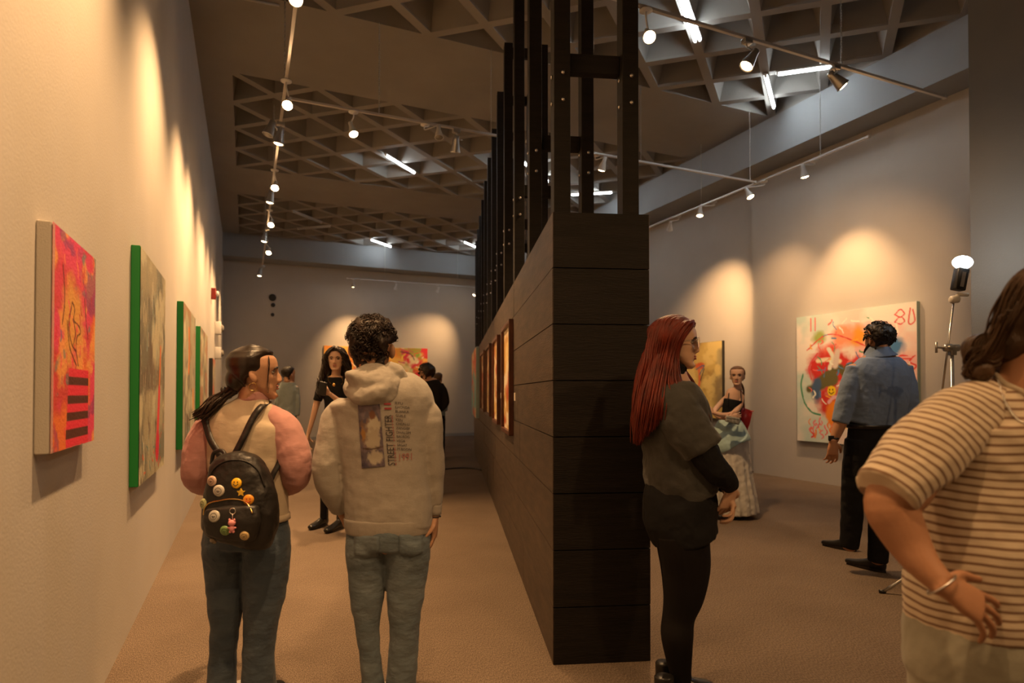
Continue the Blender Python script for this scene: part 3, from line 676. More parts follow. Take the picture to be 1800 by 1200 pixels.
def face_bits(root_body, c, fwd, sc, m_iris, m_brow, m_lip, up=None, brow=1.0):
    s, f, u = head_frame(fwd, up)
    for sg in (-1, 1):
        e = c+(s*(sg*.031)+f*.0665+u*.002)*sc; r = .0118*sc
        bm = B(); ellipsoid(bm, e, s*r*1.15, f*r, u*r*.72, 14, 10); ey = obj('eye', bm, M['eye_white'], root_body)
        bm = B(); ellipsoid(bm, e+f*r*.78, s*r*.42, f*r*.3, u*r*.46, 12, 8); obj('iris', bm, m_iris, ey)
        bm = B(); tube(bm, spline([e+(f*.006-s*sg*.011+u*.006)*sc, e+(f*.0125+u*.0095)*sc, e+(f*.005+s*sg*.015+u*.004)*sc], 4), .0016*sc, 6); obj('lashes', bm, M['ink'], ey)
        bm = B(); pts = spline([c+(s*sg*.014+f*.0885+u*.0175)*sc, c+(s*sg*.03+f*.0885+u*.0235)*sc, c+(s*sg*.048+f*.0775+u*.0165)*sc], 4)
        tube(bm, pts, [ (.0022+.0012*math.sin(PI*i/(len(pts)-1)))*sc*brow for i in range(len(pts))], 6); obj('eyebrow', bm, m_brow, root_body)
    bm = B()
    ellipsoid(bm, c+(f*.0855-u*.0578)*sc, s*.021*sc, f*.0065*sc, u*.0042*sc, 16, 8); ellipsoid(bm, c+(f*.0855-u*.0680)*sc, s*.018*sc, f*.0068*sc, u*.0052*sc, 16, 8)
    obj('lips', bm, m_lip, root_body)
def hand(bm, wr, d, n, thumb, sc=1.0, curl=(0.35, 0.5, 0.4), spread=0.12, th=(0.6, 0.35), wr_r=.024, each=None):
    """wr wrist point, d along the hand, n back-of-hand normal, thumb: unit side vector to the thumb"""
    d = d.normalized(); n = (n-d*n.dot(d)).normalized(); s = d.cross(n); s = s if s.dot(thumb) > 0 else -s
    loft(bm, [(wr-d*.012*sc, wr_r*sc, wr_r*.72*sc), (wr+d*.015*sc, .027*sc, .0165*sc), (wr+d*.05*sc, .037*sc, .0155*sc), (wr+d*.085*sc, .039*sc, .013*sc)], 18, 4, side=s, cap=0.5, e=2.3)
    LN = [(.040, .025, .020), (.045, .029, .021), (.042, .027, .021), (.033, .021, .018)]
    for i in range(4):
        off = .029-.0195*i; cu = each[i] if each else curl
        dd = (d+s*((1.5-i)*spread)).normalized(); p = wr+(d*(.082-(.006 if i == 3 else 0)-(0.003 if i == 0 else 0))+s*off)*sc; pts = [(p-dd*.02*sc, .0085*sc, .0085*sc), (p, .0085*sc, .0085*sc)]; a = 0
        for j, l in enumerate(LN[i]):
            a += cu[j]; q = dd*math.cos(a)-n*math.sin(a); p = p+q*l*sc; r = (.0078, .0072, .006)[j]*sc*(.9 if i == 3 else 1); pts.append((p, r, r))
        loft(bm, pts, 12, 3, side=s, cap=0.8)
    q = (d*.62+s*.8).normalized(); p = wr+(d*.012+s*.018)*sc; pts = [(p, .012*sc, .012*sc)]
    p = p+q*.036*sc; pts.append((p, .0115*sc, .011*sc)); q = (d*math.cos(th[0])+s*.45-n*math.sin(th[0])).normalized(); p = p+q*.032*sc; pts.append((p, .0095*sc, .009*sc))
    q = (q-n*th[1]).normalized(); p = p+q*.026*sc; pts.append((p, .0078*sc, .007*sc)); loft(bm, pts, 12, 3, side=n, cap=0.8)
def shoe(root, heel, toe_dir, m, name='shoe', L_=.27, sole=None, hgt=.075, heel_h=0.0):
    d = Vector((toe_dir.x, toe_dir.y, 0)).normalized(); s = d.cross(UZ); h = Vector(heel)
    bm = B()
    st = [(h+UZ*.05-d*.0, .030, .048), (h+d*.04+UZ*.052, .036, .052), (h+d*.10+UZ*.048, .036, .044), (h+d*.16+UZ*.038, .042, .032), (h+d*.22+UZ*.032, .043, .026), (h+d*(L_-.015)+UZ*.028, .030, .02)]
    loft(bm, st, 18, 4, side=s, cap=.5); loft(bm, [(h+d*.03+UZ*.04, .038, .042), (h+d*.03+UZ*(.09+hgt), .036, .044)], 16, 3, side=s, cap=.2)
    o = obj(name, bm, m, root); organic(o, .006, 3)
    bm = B(); n_ = 22; lo = []; hi = []
    for i in range(n_):
        a = 2*PI*i/n_; x = math.cos(a); w_ = .040*(1-.12*max(0, -x)-.05*(x > .5)); p = h+d*(L_/2-.012+x*(L_/2+.004))+s*(math.sin(a)*w_)
        lo.append(bm.verts.new(p+UZ*.001)); hi.append(bm.verts.new(p+UZ*.022))
    for i in range(n_): bm.faces.new((lo[i], lo[(i+1)%n_], hi[(i+1)%n_], hi[i]))
    bm.faces.new(lo[::-1]); bm.faces.new(hi); obj('sole', bm, sole or M['ink'], o, False)
    return o
def lock(bm, pts, r0, r1, wob=0.0, seg=6, ph=0, fr=9, flat=1.0):
    Q = spline(pts, 7); n = len(Q); out = []
    for i, p in enumerate(Q):
        t = i/(n-1); a = ph+fr*t; out.append(p+Vector((math.cos(a), math.sin(a), math.cos(a*.7)*.5))*(wob*min(1, t*3)))
    tube(bm, out, [r0+(r1-r0)*(i/(n-1))**1.6 for i in range(n)], seg)
def locks(bm, guides, n, jit, r0, r1, wob, seed=1, fr=8):
    r = random.Random(seed)
    for _ in range(n):
        i = r.random()*(len(guides)-1); a = int(i); t = i-a; ga, gb = guides[a], guides[min(a+1, len(guides)-1)]
        o_ = [Vector((r.gauss(0, 1), r.gauss(0, 1), r.gauss(0, .6)))*jit for _ in range(2)]; m_ = len(ga)
        pts = [Vector(ga[k]).lerp(Vector(gb[k]), t)+o_[0].lerp(o_[1], k/(m_-1))*(.35+.65*k/(m_-1)) for k in range(m_)]
        lock(bm, pts, r0*r.uniform(.7, 1.2), r1, wob*r.uniform(.4, 1.3), 5, r.uniform(0, 6), fr*r.uniform(.8, 1.2))
def hair_mat(name, c1, c2, rough=.4, spec=.3, bump=.8):
    m = mat(name, c1, rough, c2, 30, bump, 150, stretch=(1, 1, .25), spec=spec); return m
def skin_mat(name, c, c2=None):
    m = mat(name, c, .5, c2 or tuple(v*.88 for v in c), 9, .15, 150, spec=.35)
    b = m.node_tree.nodes['Principled BSDF']; b.inputs['Subsurface Weight'].default_value = .08; b.inputs['Subsurface Radius'].default_value = (.01, .004, .002); b.inputs['Subsurface Scale'].default_value = .6
    return m
M['eye_white'] = mat('eye', (.30, .26, .23), .25)
M['ink'] = mat('dark_brown', (.012, .008, .006), .5)
M['iris_brown'] = mat('iris_brown', (.03, .015, .008), .15)
M['skin_a'] = skin_mat('warm_tan_skin', (.50, .28, .17)); M['skin_b'] = skin_mat('light_skin', (.62, .39, .27)); M['skin_c'] = skin_mat('brown_skin', (.42, .21, .115))
M['lip_a'] = mat('lip_rose', (.36, .12, .09), .35); M['lip_b'] = mat('lip_red', (.32, .06, .05), .3)
M['hair_sleek'] = hair_mat('sleek_dark_hair', (.010, .006, .004), (.022, .013, .008), .3, .5, .15); M['hair_dark'] = hair_mat('dark_brown_hair', (.010, .006, .004), (.028, .016, .010)); M['hair_black'] = hair_mat('black_hair', (.006, .0045, .0035), (.016, .011, .008)); M['hair_red'] = hair_mat('deep_red_hair', (.075, .010, .006), (.19, .026, .012)); M['hair_brown'] = hair_mat('brown_hair', (.035, .018, .009), (.095, .05, .024), .45); M['hair_light'] = hair_mat('light_brown_hair', (.12, .06, .03), (.2, .11, .055))
def cloth(name, c, c2=None, vs=6, bump=.6, bs=9, stretch=None, rough=.85, sheen=.15): return mat(name, c, rough, c2 or tuple(v*.82 for v in c), vs, bump, bs, stretch=stretch, sheen=sheen, spec=.2)
def weave(m, sc=700, st=.25):
    """fine thread bump added over the broad folds"""
    N = m.node_tree.nodes; K = m.node_tree.links; b = N['Principled BSDF']; bp0 = next((n for n in N if n.type == 'BUMP'), None)
    n = N.new('ShaderNodeTexNoise'); n.inputs['Scale'].default_value = sc; tc = next(x for x in N if x.type == 'TEX_COORD'); K.new(tc.outputs['Object'], n.inputs['Vector'])
    bp = N.new('ShaderNodeBump'); bp.inputs['Strength'].default_value = st; bp.inputs['Distance'].default_value = .002; K.new(n.outputs['Fac'], bp.inputs['Height'])
    if bp0: K.new(bp0.outputs[0], bp.inputs['Normal'])
    K.new(bp.outputs[0], b.inputs['Normal']); return m
M['cream'] = weave(cloth('cream_fleece', (.50, .42, .31), (.45, .375, .28), 4, 1.3, 8, (1, 1, 1.8)))
M['pink'] = weave(cloth('pink_fleece', (.47, .25, .235), (.41, .21, .20), 4, 1.4, 9, (1, 1, 2)))
M['hoodie'] = weave(cloth('oatmeal_fleece', (.35, .325, .285), (.315, .29, .255), 160, 1.4, 9, (1, 1, 1.8)))
M['denim'] = weave(cloth('blue_denim', (.045, .065, .095), (.085, .115, .15), 7, 3, 14, (1, 1, 1.8)), 900, .5)
M['denim_light'] = weave(cloth('faded_blue_denim', (.10, .135, .16), (.17, .21, .235), 6, 3, 14, (1, 1, 1.8)), 900, .5)
M['black_cloth'] = cloth('black_cloth', (.007, .007, .008), (.010, .010, .011), 6, 1.5, 10, sheen=0)
M['tights'] = cloth('black_tights', (.006, .005, .005), (.009, .007, .007), 6, .2, 10, sheen=0)
M['grey_tee'] = weave(cloth('faded_charcoal_cotton', (.058, .057, .052), (.044, .044, .041), 6, 3, 9))
M['blue_shirt'] = weave(cloth('dusty_blue_cotton', (.16, .22, .34), (.13, .185, .29), 5, 3, 9))
M['white_cloth'] = cloth('white_cotton', (.62, .60, .55), (.56, .54, .5), 4, 2.5, 10, (3, 3, .4))
M['aqua'] = cloth('pale_aqua_cotton', (.42, .58, .58), (.36, .52, .53), 4, 2.5, 9)
M['teal_cloth'] = cloth('grey_teal_cotton', (.20, .24, .245))
M['nylon'] = mat('black_nylon', (.010, .009, .009), .45, (.016, .014, .013), 8, 2, 14, spec=.5)
M['red_leather'] = mat('red_leather', (.42, .02, .02), .4, bump=.6, bs=12)
M['gold'] = mat('gold', (.7, .45, .15), .25, metal=1); M['silver'] = mat('silver', (.7, .68, .65), .25, metal=1)
M['black_plastic'] = mat('black_plastic', (.012, .012, .013), .35); M['glass_lens'] = mat('spectacle_lens', (.8, .8, .8), .05, trans=.8)
M['shoe_black'] = mat('black_leather', (.012, .011, .01), .3, bump=.4, bs=30)
M['white_rubber'] = mat('white_rubber', (.6, .58, .55), .6)

class Fig:
    """a person standing at camera depth d; px(...) turns picture measurements into metres at that depth"""
    def __init__(s, d, cx, label, fwd, ctr='person', group=None):
        s.d = d; g = P(cx, 691, d); s.root = thing('person', label, ctr, (g.x, g.y, 0), group); s.f = fwd.normalized(); s.k = FPX/d
        s.F = Vector((FW.x, FW.y, 0)).normalized()
    def w(s, px, py, dd=0): return P(px, py, s.d+dd)
    def st(s, px, py, hw, r=.75, dd=0): return (s.w(px, py, dd), hw*(s.d+dd)/FPX, hw*(s.d+dd)/FPX*r)
    def S(s, L_): return [s.st(*q) for q in L_]
def dirv(r, f, u=0): return (RT*r + Vector((FW.x, FW.y, 0)).normalized()*f + UZ*u).normalized()
def bvh(o):
    bpy.context.view_layer.update(); dg = bpy.context.evaluated_depsgraph_get(); e = o.evaluated_get(dg); me = e.to_mesh()
    T = e.matrix_world; t = BVHTree.FromPolygons([T @ v.co for v in me.vertices], [tuple(p.vertices) for p in me.polygons]); e.to_mesh_clear(); return t
def hit(t, px, py, off=.003):
    r = ray(px, py).normalized(); h = t.ray_cast(CAM, r, 30)
    return (h[0]-r*off, h[1], h[0]) if h[0] is not None else None
def decal_grid(t, fn, n, k, art, name, m, parent, off=.003, label=None):
    last = None; g = []
    for i in range(n):
        row = []
        for j in range(k):
            px, py = fn(j/(k-1), i/(n-1)); h = hit(t, px, py, off)
            if h: last = (h[0]-CAM).dot(FW)
            row.append(h[0] if h else P(px, py, last))
        g.append(row)
    return paint_grid(g, art, name, m, parent, label)
def text_decal(t, txt, fn, m, parent, name='print_text', off=.0035, w=None):
    """txt laid out by fn(u, v) -> picture position, u along the line, v across it, both in letter heights"""
    cu = bpy.data.curves.new('lettering', 'FONT'); cu.body = txt; cu.size = 1; cu.resolution_u = 3; tmp = bpy.data.objects.new('lettering', cu); COL.objects.link(tmp)
    bpy.context.view_layer.update(); me = bpy.data.meshes.new_from_object(tmp.evaluated_get(bpy.context.evaluated_depsgraph_get())); bpy.data.objects.remove(tmp); bpy.data.curves.remove(cu)
    if not me.vertices: return None
    bm = B(); bm.from_mesh(me); bpy.data.meshes.remove(me); x1 = max(v.co.x for v in bm.verts)
    bmesh.ops.triangulate(bm, faces=bm.faces)
    last = None
    for v in bm.verts:
        px, py = fn(v.co.x/x1, v.co.y/.72); h = hit(t, px, py, off)
        if h: last = (h[0]-CAM).dot(FW); v.co = h[0]
        elif last: v.co = P(px, py, last)
    return obj(name, bm, m, parent, False)
# ------------------------------------------------------------------ people in the foreground
def slim(st, f=.8): return [(c, a*f, b*f) for c, a, b in st]
FH = Vector((FW.x, FW.y, 0)).normalized()
def jeans(fg, hips, legs, m, name='jeans', vox=.006, disp=.012, foot=None):
    bm = B(); loft(bm, fg.S(hips), 26, 4, cap=.15)
    for l in legs: loft(bm, fg.S(l), 22, 4, cap=.12)
    o = obj(name, bm, m, fg.root); organic(o, vox, 4, disp, .07); return o

# ---- girl with ponytail and backpack
G = Fig(2.63, 437, 'girl with sleek dark ponytail, cream and pink raglan top, blue jeans, seen from behind', FH)
hc = G.w(449, 656); hf = dirv(.93, .36, .04)
torso = G.S([(446, 700, 26, .8), (444, 718, 48, .55), (438, 742, 70, .55), (436, 790, 71, .6), (438, 850, 66, .62), (438, 912, 68, .65)])
slv_r = [G.st(476, 731, 22, .9, 0), G.st(497, 752, 30, .9, 0), G.st(514, 795, 31, .9, -.01), G.st(521, 832, 27, 1, .0), G.st(508, 848, 22, 1, .10), G.st(480, 846, 17, 1, .24)]
slv_l = [G.st(390, 735, 22, .9, 0), G.st(368, 755, 29, .9, 0), G.st(351, 800, 29, .9, -.01), G.st(346, 836, 25, 1, .0), G.st(360, 850, 21, 1, .10), G.st(390, 850, 17, 1, .24)]
bm = B(); head(bm, hc, hf, 1.0, nose=1.05); neck(bm, hc, hf, G.w(444, 728), .048)
loft(bm, slim(torso, .85), 22, 3); loft(bm, slim(slv_r, .75), 16, 3); loft(bm, slim(slv_l, .75), 16, 3)
hand(bm, G.w(476, 846, .27), dirv(-.8, .5), FH, UZ, .92, wr_r=.022); hand(bm, G.w(394, 850, .27), dirv(.8, .5), FH, UZ, .92, wr_r=.022)
legsG = [[(402, 935, 38, 1.2), (398, 968, 38, 1.15), (396, 1000, 35, .9), (397, 1060, 30, 1), (395, 1110, 24, 1), (391, 1160, 23, 1), (389, 1225, 26, 1)],
         [(467, 935, 38, 1.2), (470, 968, 39, 1.15), (468, 1000, 39, 1), (464, 1050, 35, 1), (458, 1100, 29, 1), (455, 1150, 27, 1), (456, 1225, 30, 1)]]
loft(bm, slim(G.S([(437, 905, 66, .6), (434, 935, 68, .55)])), 20, 3)
for l in legsG: loft(bm, slim(G.S(l), .72), 14, 3)
body = obj('body', bm, M['skin_a'], G.root); organic(body, .0042, 2)
face_bits(body, hc, hf, 1.0, M['iris_brown'], M['ink'], M['lip_a'])
bm = B(); loft(bm, torso, 28, 5, cap=.25, e=2.3); top = obj('raglan_top', bm, M['cream'], G.root, label='cream fleece body of the top'); organic(top, .006, 5, .012, .14)
bm = B(); loft(bm, G.S([(445, 690, 24, .85), (445, 703, 27, .85)]), 24, 3, cap=.2); c_ = obj('collar', bm, M['pink'], top); organic(c_, .004, 2)
for st_ in (slv_r, slv_l):
    bm = B(); loft(bm, [(G.w(457 if st_ is slv_r else 428, 722, 0), .040, .040)]+st_, 22, 5, cap=.3); o = obj('sleeve', bm, M['pink'], top, label='dusty pink raglan sleeve'); organic(o, .0055, 4, .016, .10)
bm = B(); loft(bm, G.S([(438, 903, 69.5, .66), (438, 913, 70, .66)]), 28, 2, cap=.1, e=2.3); obj('hem_band', bm, M['cream'], top)
jeans(G, [(437, 905, 68, .68), (434, 930, 74, .7), (433, 955, 76, .68)], legsG, M['denim'])
for sg, cx in ((-1, 391), (1, 462)):
    shoe(G.root, Vector((*G.w(cx, 691, .0).xy, 0))-FH*.05, FH, M['white_rubber'] if sg < 0 else M['black_cloth'], sole=M['white_rubber'], hgt=.02)
# slick hair
s_, f_, u_ = head_frame(hf)
bm = B()
def skull_cap(bm, c, s, f, u, sc, grow=.008, front=.052, low=-.05, side_low=-.02, ramp=.072):
    nz, na = 30, 48; rings = []
    for i in range(nz+1):
        q = i/nz; z = low+(.118-low)*math.sin(q*PI/2)
        w_, yf, yb = itp(z, HW)+grow, itp(z, HF), itp(z, HBk)-grow
        tq = min(1, max(0, (z-.060)/.026)); fz = -.004+(front+.004)*min(1, max(0, (z+.012)/ramp)); yfl = min(yf+grow, fz+(yf+grow-fz)*tq) if z < .086 else yf+grow
        if z < side_low: yfl = min(yfl, -.02+(side_low-z)*-.6)
        if z > .11: w_ = max(.002, w_*(1-(z-.11)/.0082))
        cy = (yfl+yb)/2; ring = []
        for k in range(na):
            a = 2*PI*k/na; x = w_*math.sin(a); y = cy+(yfl-cy)*math.cos(a)
            if cy+.0 > y > -9 and True: pass
            ring.append(bm.verts.new(c+(s*x+f*y+u*z)*sc))
        rings.append(ring)
    for A, Bq in zip(rings, rings[1:]):
        for k in range(na): bm.faces.new((A[k], A[(k+1)%na], Bq[(k+1)%na], Bq[k]))
    bm.faces.new(rings[0][::-1]); bm.faces.new(rings[-1])
skull_cap(bm, hc, s_, f_, u_, 1.06, .010, .056, -.055, -.015, .03)
ellipsoid(bm, hc+f_*-.075+u_*-.025, s_*.06, f_*.045, u_*.055)
hr = obj('hair', bm, M['hair_sleek'], G.root, label='dark brown hair slicked back, shiny'); organic(hr, .004, 4)
bm = B(); torus(bm, G.w(398, 690, -.03), dirv(-.7, 0, -.5), .022, .009, 16, 8); obj('hair_tie', bm, M['ink'], hr)
bm = B()
gd = [[G.w(412, 672, -.06), G.w(393, 688, -.05), G.w(372, 700, -.06), G.w(358, 716, -.07), G.w(341, 728, -.07)], [G.w(416, 690, -.04), G.w(398, 700, -.05), G.w(384, 712, -.07), G.w(366, 728, -.08), G.w(350, 737, -.07)]]
locks(bm, gd, 90, .009, .0055, .0012, .006, 4); obj('ponytail', bm, M['hair_dark'], hr)
bm = B(); locks(bm, [[hc+(f_*.055+u_*.07+s_*.06), hc+(f_*.056+u_*.03+s_*.078), hc+(f_*.05-u_*.03+s_*.074), hc+(f_*.046-u_*.085+s_*.06)]], 4, .0015, .0014, .0005, .003, 6)
obj('loose_strand', bm, M['hair_dark'], hr)
for sg in (-1, 1):
    bm = B(); torus(bm, hc+s_*(sg*.078)+f_*-.010-u_*.058, s_, .016, .0014, 22, 6); obj('hoop_earring', bm, M['gold'], body)

# ---- the backpack (worn, a thing of its own)
bc = G.w(418, 870, -.2)
BP = thing('backpack', 'small black nylon backpack covered in round pin badges, worn by the ponytailed girl', 'backpack', G.w(418, 955, -.2))
def bw(px, py, dd): return P(px, py, 2.63+dd)
def bs(px, py, hw, dep, dd=-.2): return (bw(px, py, dd), hw*(2.63+dd)/FPX, dep)
bm = B(); loft(bm, [bs(412, 798, 24, .035), bs(414, 812, 42, .055), bs(420, 850, 57, .072), bs(424, 895, 64, .082), bs(422, 930, 63, .08), bs(418, 948, 57, .07)], 30, 5, cap=.3, e=2.6)
loft(bm, [bs(455, 845, 20, .04, -.15), bs(468, 880, 20, .05, -.15), bs(470, 915, 18, .05, -.15)], 16, 4, cap=.4)
pk = obj('pack', bm, M['nylon'], BP); organic(pk, .005, 4, .014, .07)
bm = B(); loft(bm, [bs(408, 893, 47, .03, -.285), bs(408, 915, 50, .036, -.29), bs(407, 942, 44, .03, -.28)], 26, 4, cap=.35, e=2.8); fp = obj('front_pocket', bm, M['nylon'], BP); organic(fp, .0045, 3, .008, .06)
tb = bvh(pk); tf = bvh(fp)
def best(px, py, off):
    a, b = hit(tb, px, py, off), hit(tf, px, py, off)
    if a and b: return a if (a[0]-CAM).length < (b[0]-CAM).length else b
    return a or b
bm = B(); zp = [best(x, y, .004) for x, y in ((358, 905), (360, 893), (368, 884), (385, 880), (405, 877), (425, 879), (437, 888), (444, 902))]
tube(bm, spline([q[0] for q in zp if q], 5), .0032, 6); obj('zip', bm, M['gold'], BP, label='brass front zip')
bm = B(); zp = [best(x, y, .004) for x, y in ((366, 850), (374, 826), (392, 812), (414, 808), (438, 813), (456, 830), (466, 856))]; tube(bm, spline([q[0] for q in zp if q], 5), .003, 6); obj('zip', bm, M['nylon'], BP)
bm = B(); tube(bm, spline([bw(372, 815, -.14), bw(376, 796, -.15), bw(390, 792, -.16), bw(398, 803, -.17)], 6), .008, 8); obj('handle', bm, M['nylon'], BP)
tt = bvh(top)
def strap(px_, w_, nm='strap', offs=None):
    pts = []
    for i, (x, y) in enumerate(px_):
        h = hit(tt, x, y, .012); pts.append(h[0] if h else bw(x, y, (offs or -.06)))
    pts = spline(pts, 6); n_ = len(pts); bm = B(); prev = None
    for i, p in enumerate(pts):
        t = (pts[min(i+1, n_-1)]-pts[max(i-1, 0)]).normalized(); s = t.cross(FW).normalized(); u = -FH*.004
        v = [bm.verts.new(p+s*w_), bm.verts.new(p-s*w_), bm.verts.new(p-s*w_+u), bm.verts.new(p+s*w_+u)]
        if prev:
            for k in range(4): bm.faces.new((prev[k], prev[(k+1)%4], v[(k+1)%4], v[k]))
        else: bm.faces.new(v[::-1])
        prev = v
    bm.faces.new(prev); obj(nm, bm, M['nylon'], BP, True)
strap([(357, 724), (362, 745), (370, 772), (382, 792), (390, 806)], .013)
strap([(474, 704), (458, 716), (444, 736), (430, 765), (420, 785), (412, 800)], .013)
strap([(496, 797), (490, 815), (480, 835), (473, 855), (468, 880)], .011)
badge = [(373, 845, 4, 9, (196, 168, 150)), (385, 862, 10, 10, (200, 196, 186)), (416, 849, 9, 9, (236, 184, 40)), (437, 878, 8.5, 9, (222, 150, 50)), (358, 885, 5, 9, (170, 176, 130)), (377, 907, 8, 10, (178, 176, 166)), (396, 932, 10, 8.5, (120, 152, 90)), (430, 941, 10.5, 8, (196, 170, 120)), (375, 950, 9, 6, (150, 140, 120))]
nm_ = ['pink', 'white', 'yellow', 'orange face', 'green edge', 'grey', 'green', 'tan', 'beige']
for q, (x, y, rx, ry, c_) in enumerate(badge):
    h = best(x, y, .002)
    if not h: continue
    n_ = h[1] if h[1].dot(FW) < 0 else -h[1]; n_ = (n_-FW*.6).normalized(); r_ = ry*2.4/FPX
    m_ = mat('badge_'+nm_[q].replace(' ', '_'), L(c_), .3)
    bm = B(); lathe(bm, h[0], n_, [(0, r_), (.003, r_), (.006, r_*.82), (.0075, r_*.4)], 24); b_ = obj('pin_badge', bm, m_, BP, label=nm_[q]+' round pin badge')
    sx, sy = frame_of(n_, UZ); c0 = h[0]+n_*.0078; bm = B()
    if q in (2, 3):
        for g in (-1, 1): ellipsoid(bm, c0+sx*(g*r_*.32)+sy*r_*.2, sx*r_*.1, sy*r_*.22, n_*.001, 8, 6)
        tube(bm, spline([c0-sx*r_*.45-sy*r_*.15, c0-sy*r_*.48, c0+sx*r_*.45-sy*r_*.15], 5), r_*.07, 6)
        obj('badge_face', bm, M['ink'] if q == 2 else mat('badge_red', L((180, 40, 40)), .4), b_)
    else:
        torus(bm, c0-n_*.0006, n_, r_*.55, r_*.05, 20, 5); tube(bm, [c0-sx*r_*.3, c0+sx*r_*.3], r_*.08, 6); tube(bm, [c0-sx*r_*.2-sy*r_*.22, c0+sx*r_*.2-sy*r_*.22], r_*.06, 6)
        obj('badge_print', bm, mat('badge_ink', L(tuple(int(v*.55) for v in c_)), .4), b_)
# small star shaped yellow charm and pink toy keyring
h = best(424, 865, .003)
if h:
    bm = B(); n_ = -FH; v = []
    for i in range(10): a = PI/2+2*PI*i/10; r_ = .016 if i % 2 == 0 else .008; v.append(h[0]+RT*r_*math.cos(a)+UZ*r_*math.sin(a))
    A_ = [bm.verts.new(p) for p in v]; C_ = [bm.verts.new(p+n_*.005) for p in v]
    for i in range(10): bm.faces.new((A_[i], A_[(i+1)%10], C_[(i+1)%10], C_[i]))
    bm.faces.new(C_); bm.faces.new(A_[::-1]); obj('star_pin', bm, mat('pin_yellow', L((230, 190, 60)), .3), BP, False)
h = best(409, 898, .008)
if h:
    c0 = h[0]; bm = B(); torus(bm, c0, FH, .011, .0018, 18, 6); tube(bm, [c0-UZ*.011, c0-UZ*.03], .002, 6); kr = obj('key_ring', bm, M['silver'], BP, label='silver split ring')
    cc = c0-UZ*.043-FH*.006; bm = B(); ellipsoid(bm, cc, RT*.014, FH*.011, UZ*.012, 16, 10); ellipsoid(bm, cc-UZ*.021, RT*.010, FH*.009, UZ*.012, 14, 10)
    for g in (-1, 1):
        ellipsoid(bm, cc+RT*(g*.009)+UZ*.010, RT*.004, FH*.004, UZ*.007, 10, 6); ellipsoid(bm, cc+RT*(g*.011)-UZ*.018, RT*.006, FH*.004, UZ*.004, 10, 6); ellipsoid(bm, cc+RT*(g*.006)-UZ*.033, RT*.005, FH*.005, UZ*.005, 10, 6)
    obj('plush_charm', bm, mat('charm_pink', L((214, 140, 142)), .6), kr, label='small pink toy charm')

# ---- man in the hoodie
Hm = Fig(2.63, 680, 'young man with curly dark hair in an oatmeal hoodie with a back print and jeans', FH)
hc = Hm.w(655, 612); hf = dirv(.03, 1, -.02)
torso = Hm.S([(662, 668, 36, .9), (668, 683, 74, .62), (672, 705, 90, .58), (674, 750, 86, .56), (677, 800, 81, .58), (681, 850, 76, .6), (684, 895, 77, .62), (683, 918, 76, .62)])
al = [Hm.st(615, 718, 26, .9), Hm.st(594, 742, 31, .9), Hm.st(584, 785, 29, .9, -.01), Hm.st(577, 825, 27, 1, -.02), Hm.st(585, 858, 25, 1, .0), Hm.st(600, 893, 19, 1, .05)]
ar = [Hm.st(726, 716, 26, .9), Hm.st(750, 735, 27, .95), Hm.st(759, 785, 21, 1, 0), Hm.st(763, 840, 18, 1, .02), Hm.st(764, 885, 14.5, 1, .03)]
bm = B(); head(bm, hc, hf, 1.08, eo=.004); neck(bm, hc, hf, Hm.w(663, 690), .055, 1.08)
loft(bm, slim(torso, .85), 22, 3); loft(bm, slim(al, .72), 16, 3); loft(bm, slim(ar, .75), 16, 3)
loft(bm, [Hm.st(764, 875, 11, .9, .03), Hm.st(764, 905, 9, .9, .03)], 14, 2)
hand(bm, Hm.w(764, 908, .03), Vector((-.03, 0, -1)), RT, -FH, 1.0, curl=(.3, .55, .5), wr_r=.024)
hand(bm, Hm.w(603, 905, .07), dirv(.3, .5, -.8), -RT, FH, 1.0, curl=(.1, .15, .15))
legsH = [[(648, 945, 38, 1.1), (646, 972, 38, 1.05), (647, 1000, 36, .9), (645, 1050, 29, 1), (646, 1100, 22, 1.05), (650, 1150, 18, 1.1), (658, 1225, 21, 1)],
         [(718, 945, 39, 1.1), (718, 972, 39, 1.05), (716, 1000, 37, .95), (712, 1060, 31, 1), (711, 1110, 26, 1), (708, 1160, 26, 1), (704, 1225, 26, 1)]]
loft(bm, slim(Hm.S([(683, 920, 72, .65), (683, 952, 70, .62)])), 20, 3)
for l in legsH: loft(bm, slim(Hm.S(l), .7), 14, 3)
body = obj('body', bm, M['skin_a'], Hm.root); organic(body, .0042, 2)
bm = B(); loft(bm, torso, 28, 5, cap=.25, e=2.3); loft(bm, al, 22, 4, cap=.3); loft(bm, ar, 22, 4, cap=.25)
hd = obj('hoodie', bm, M['hoodie'], Hm.root, label='oatmeal grey fleece hoodie'); organic(hd, .0055, 5, .018, .13)
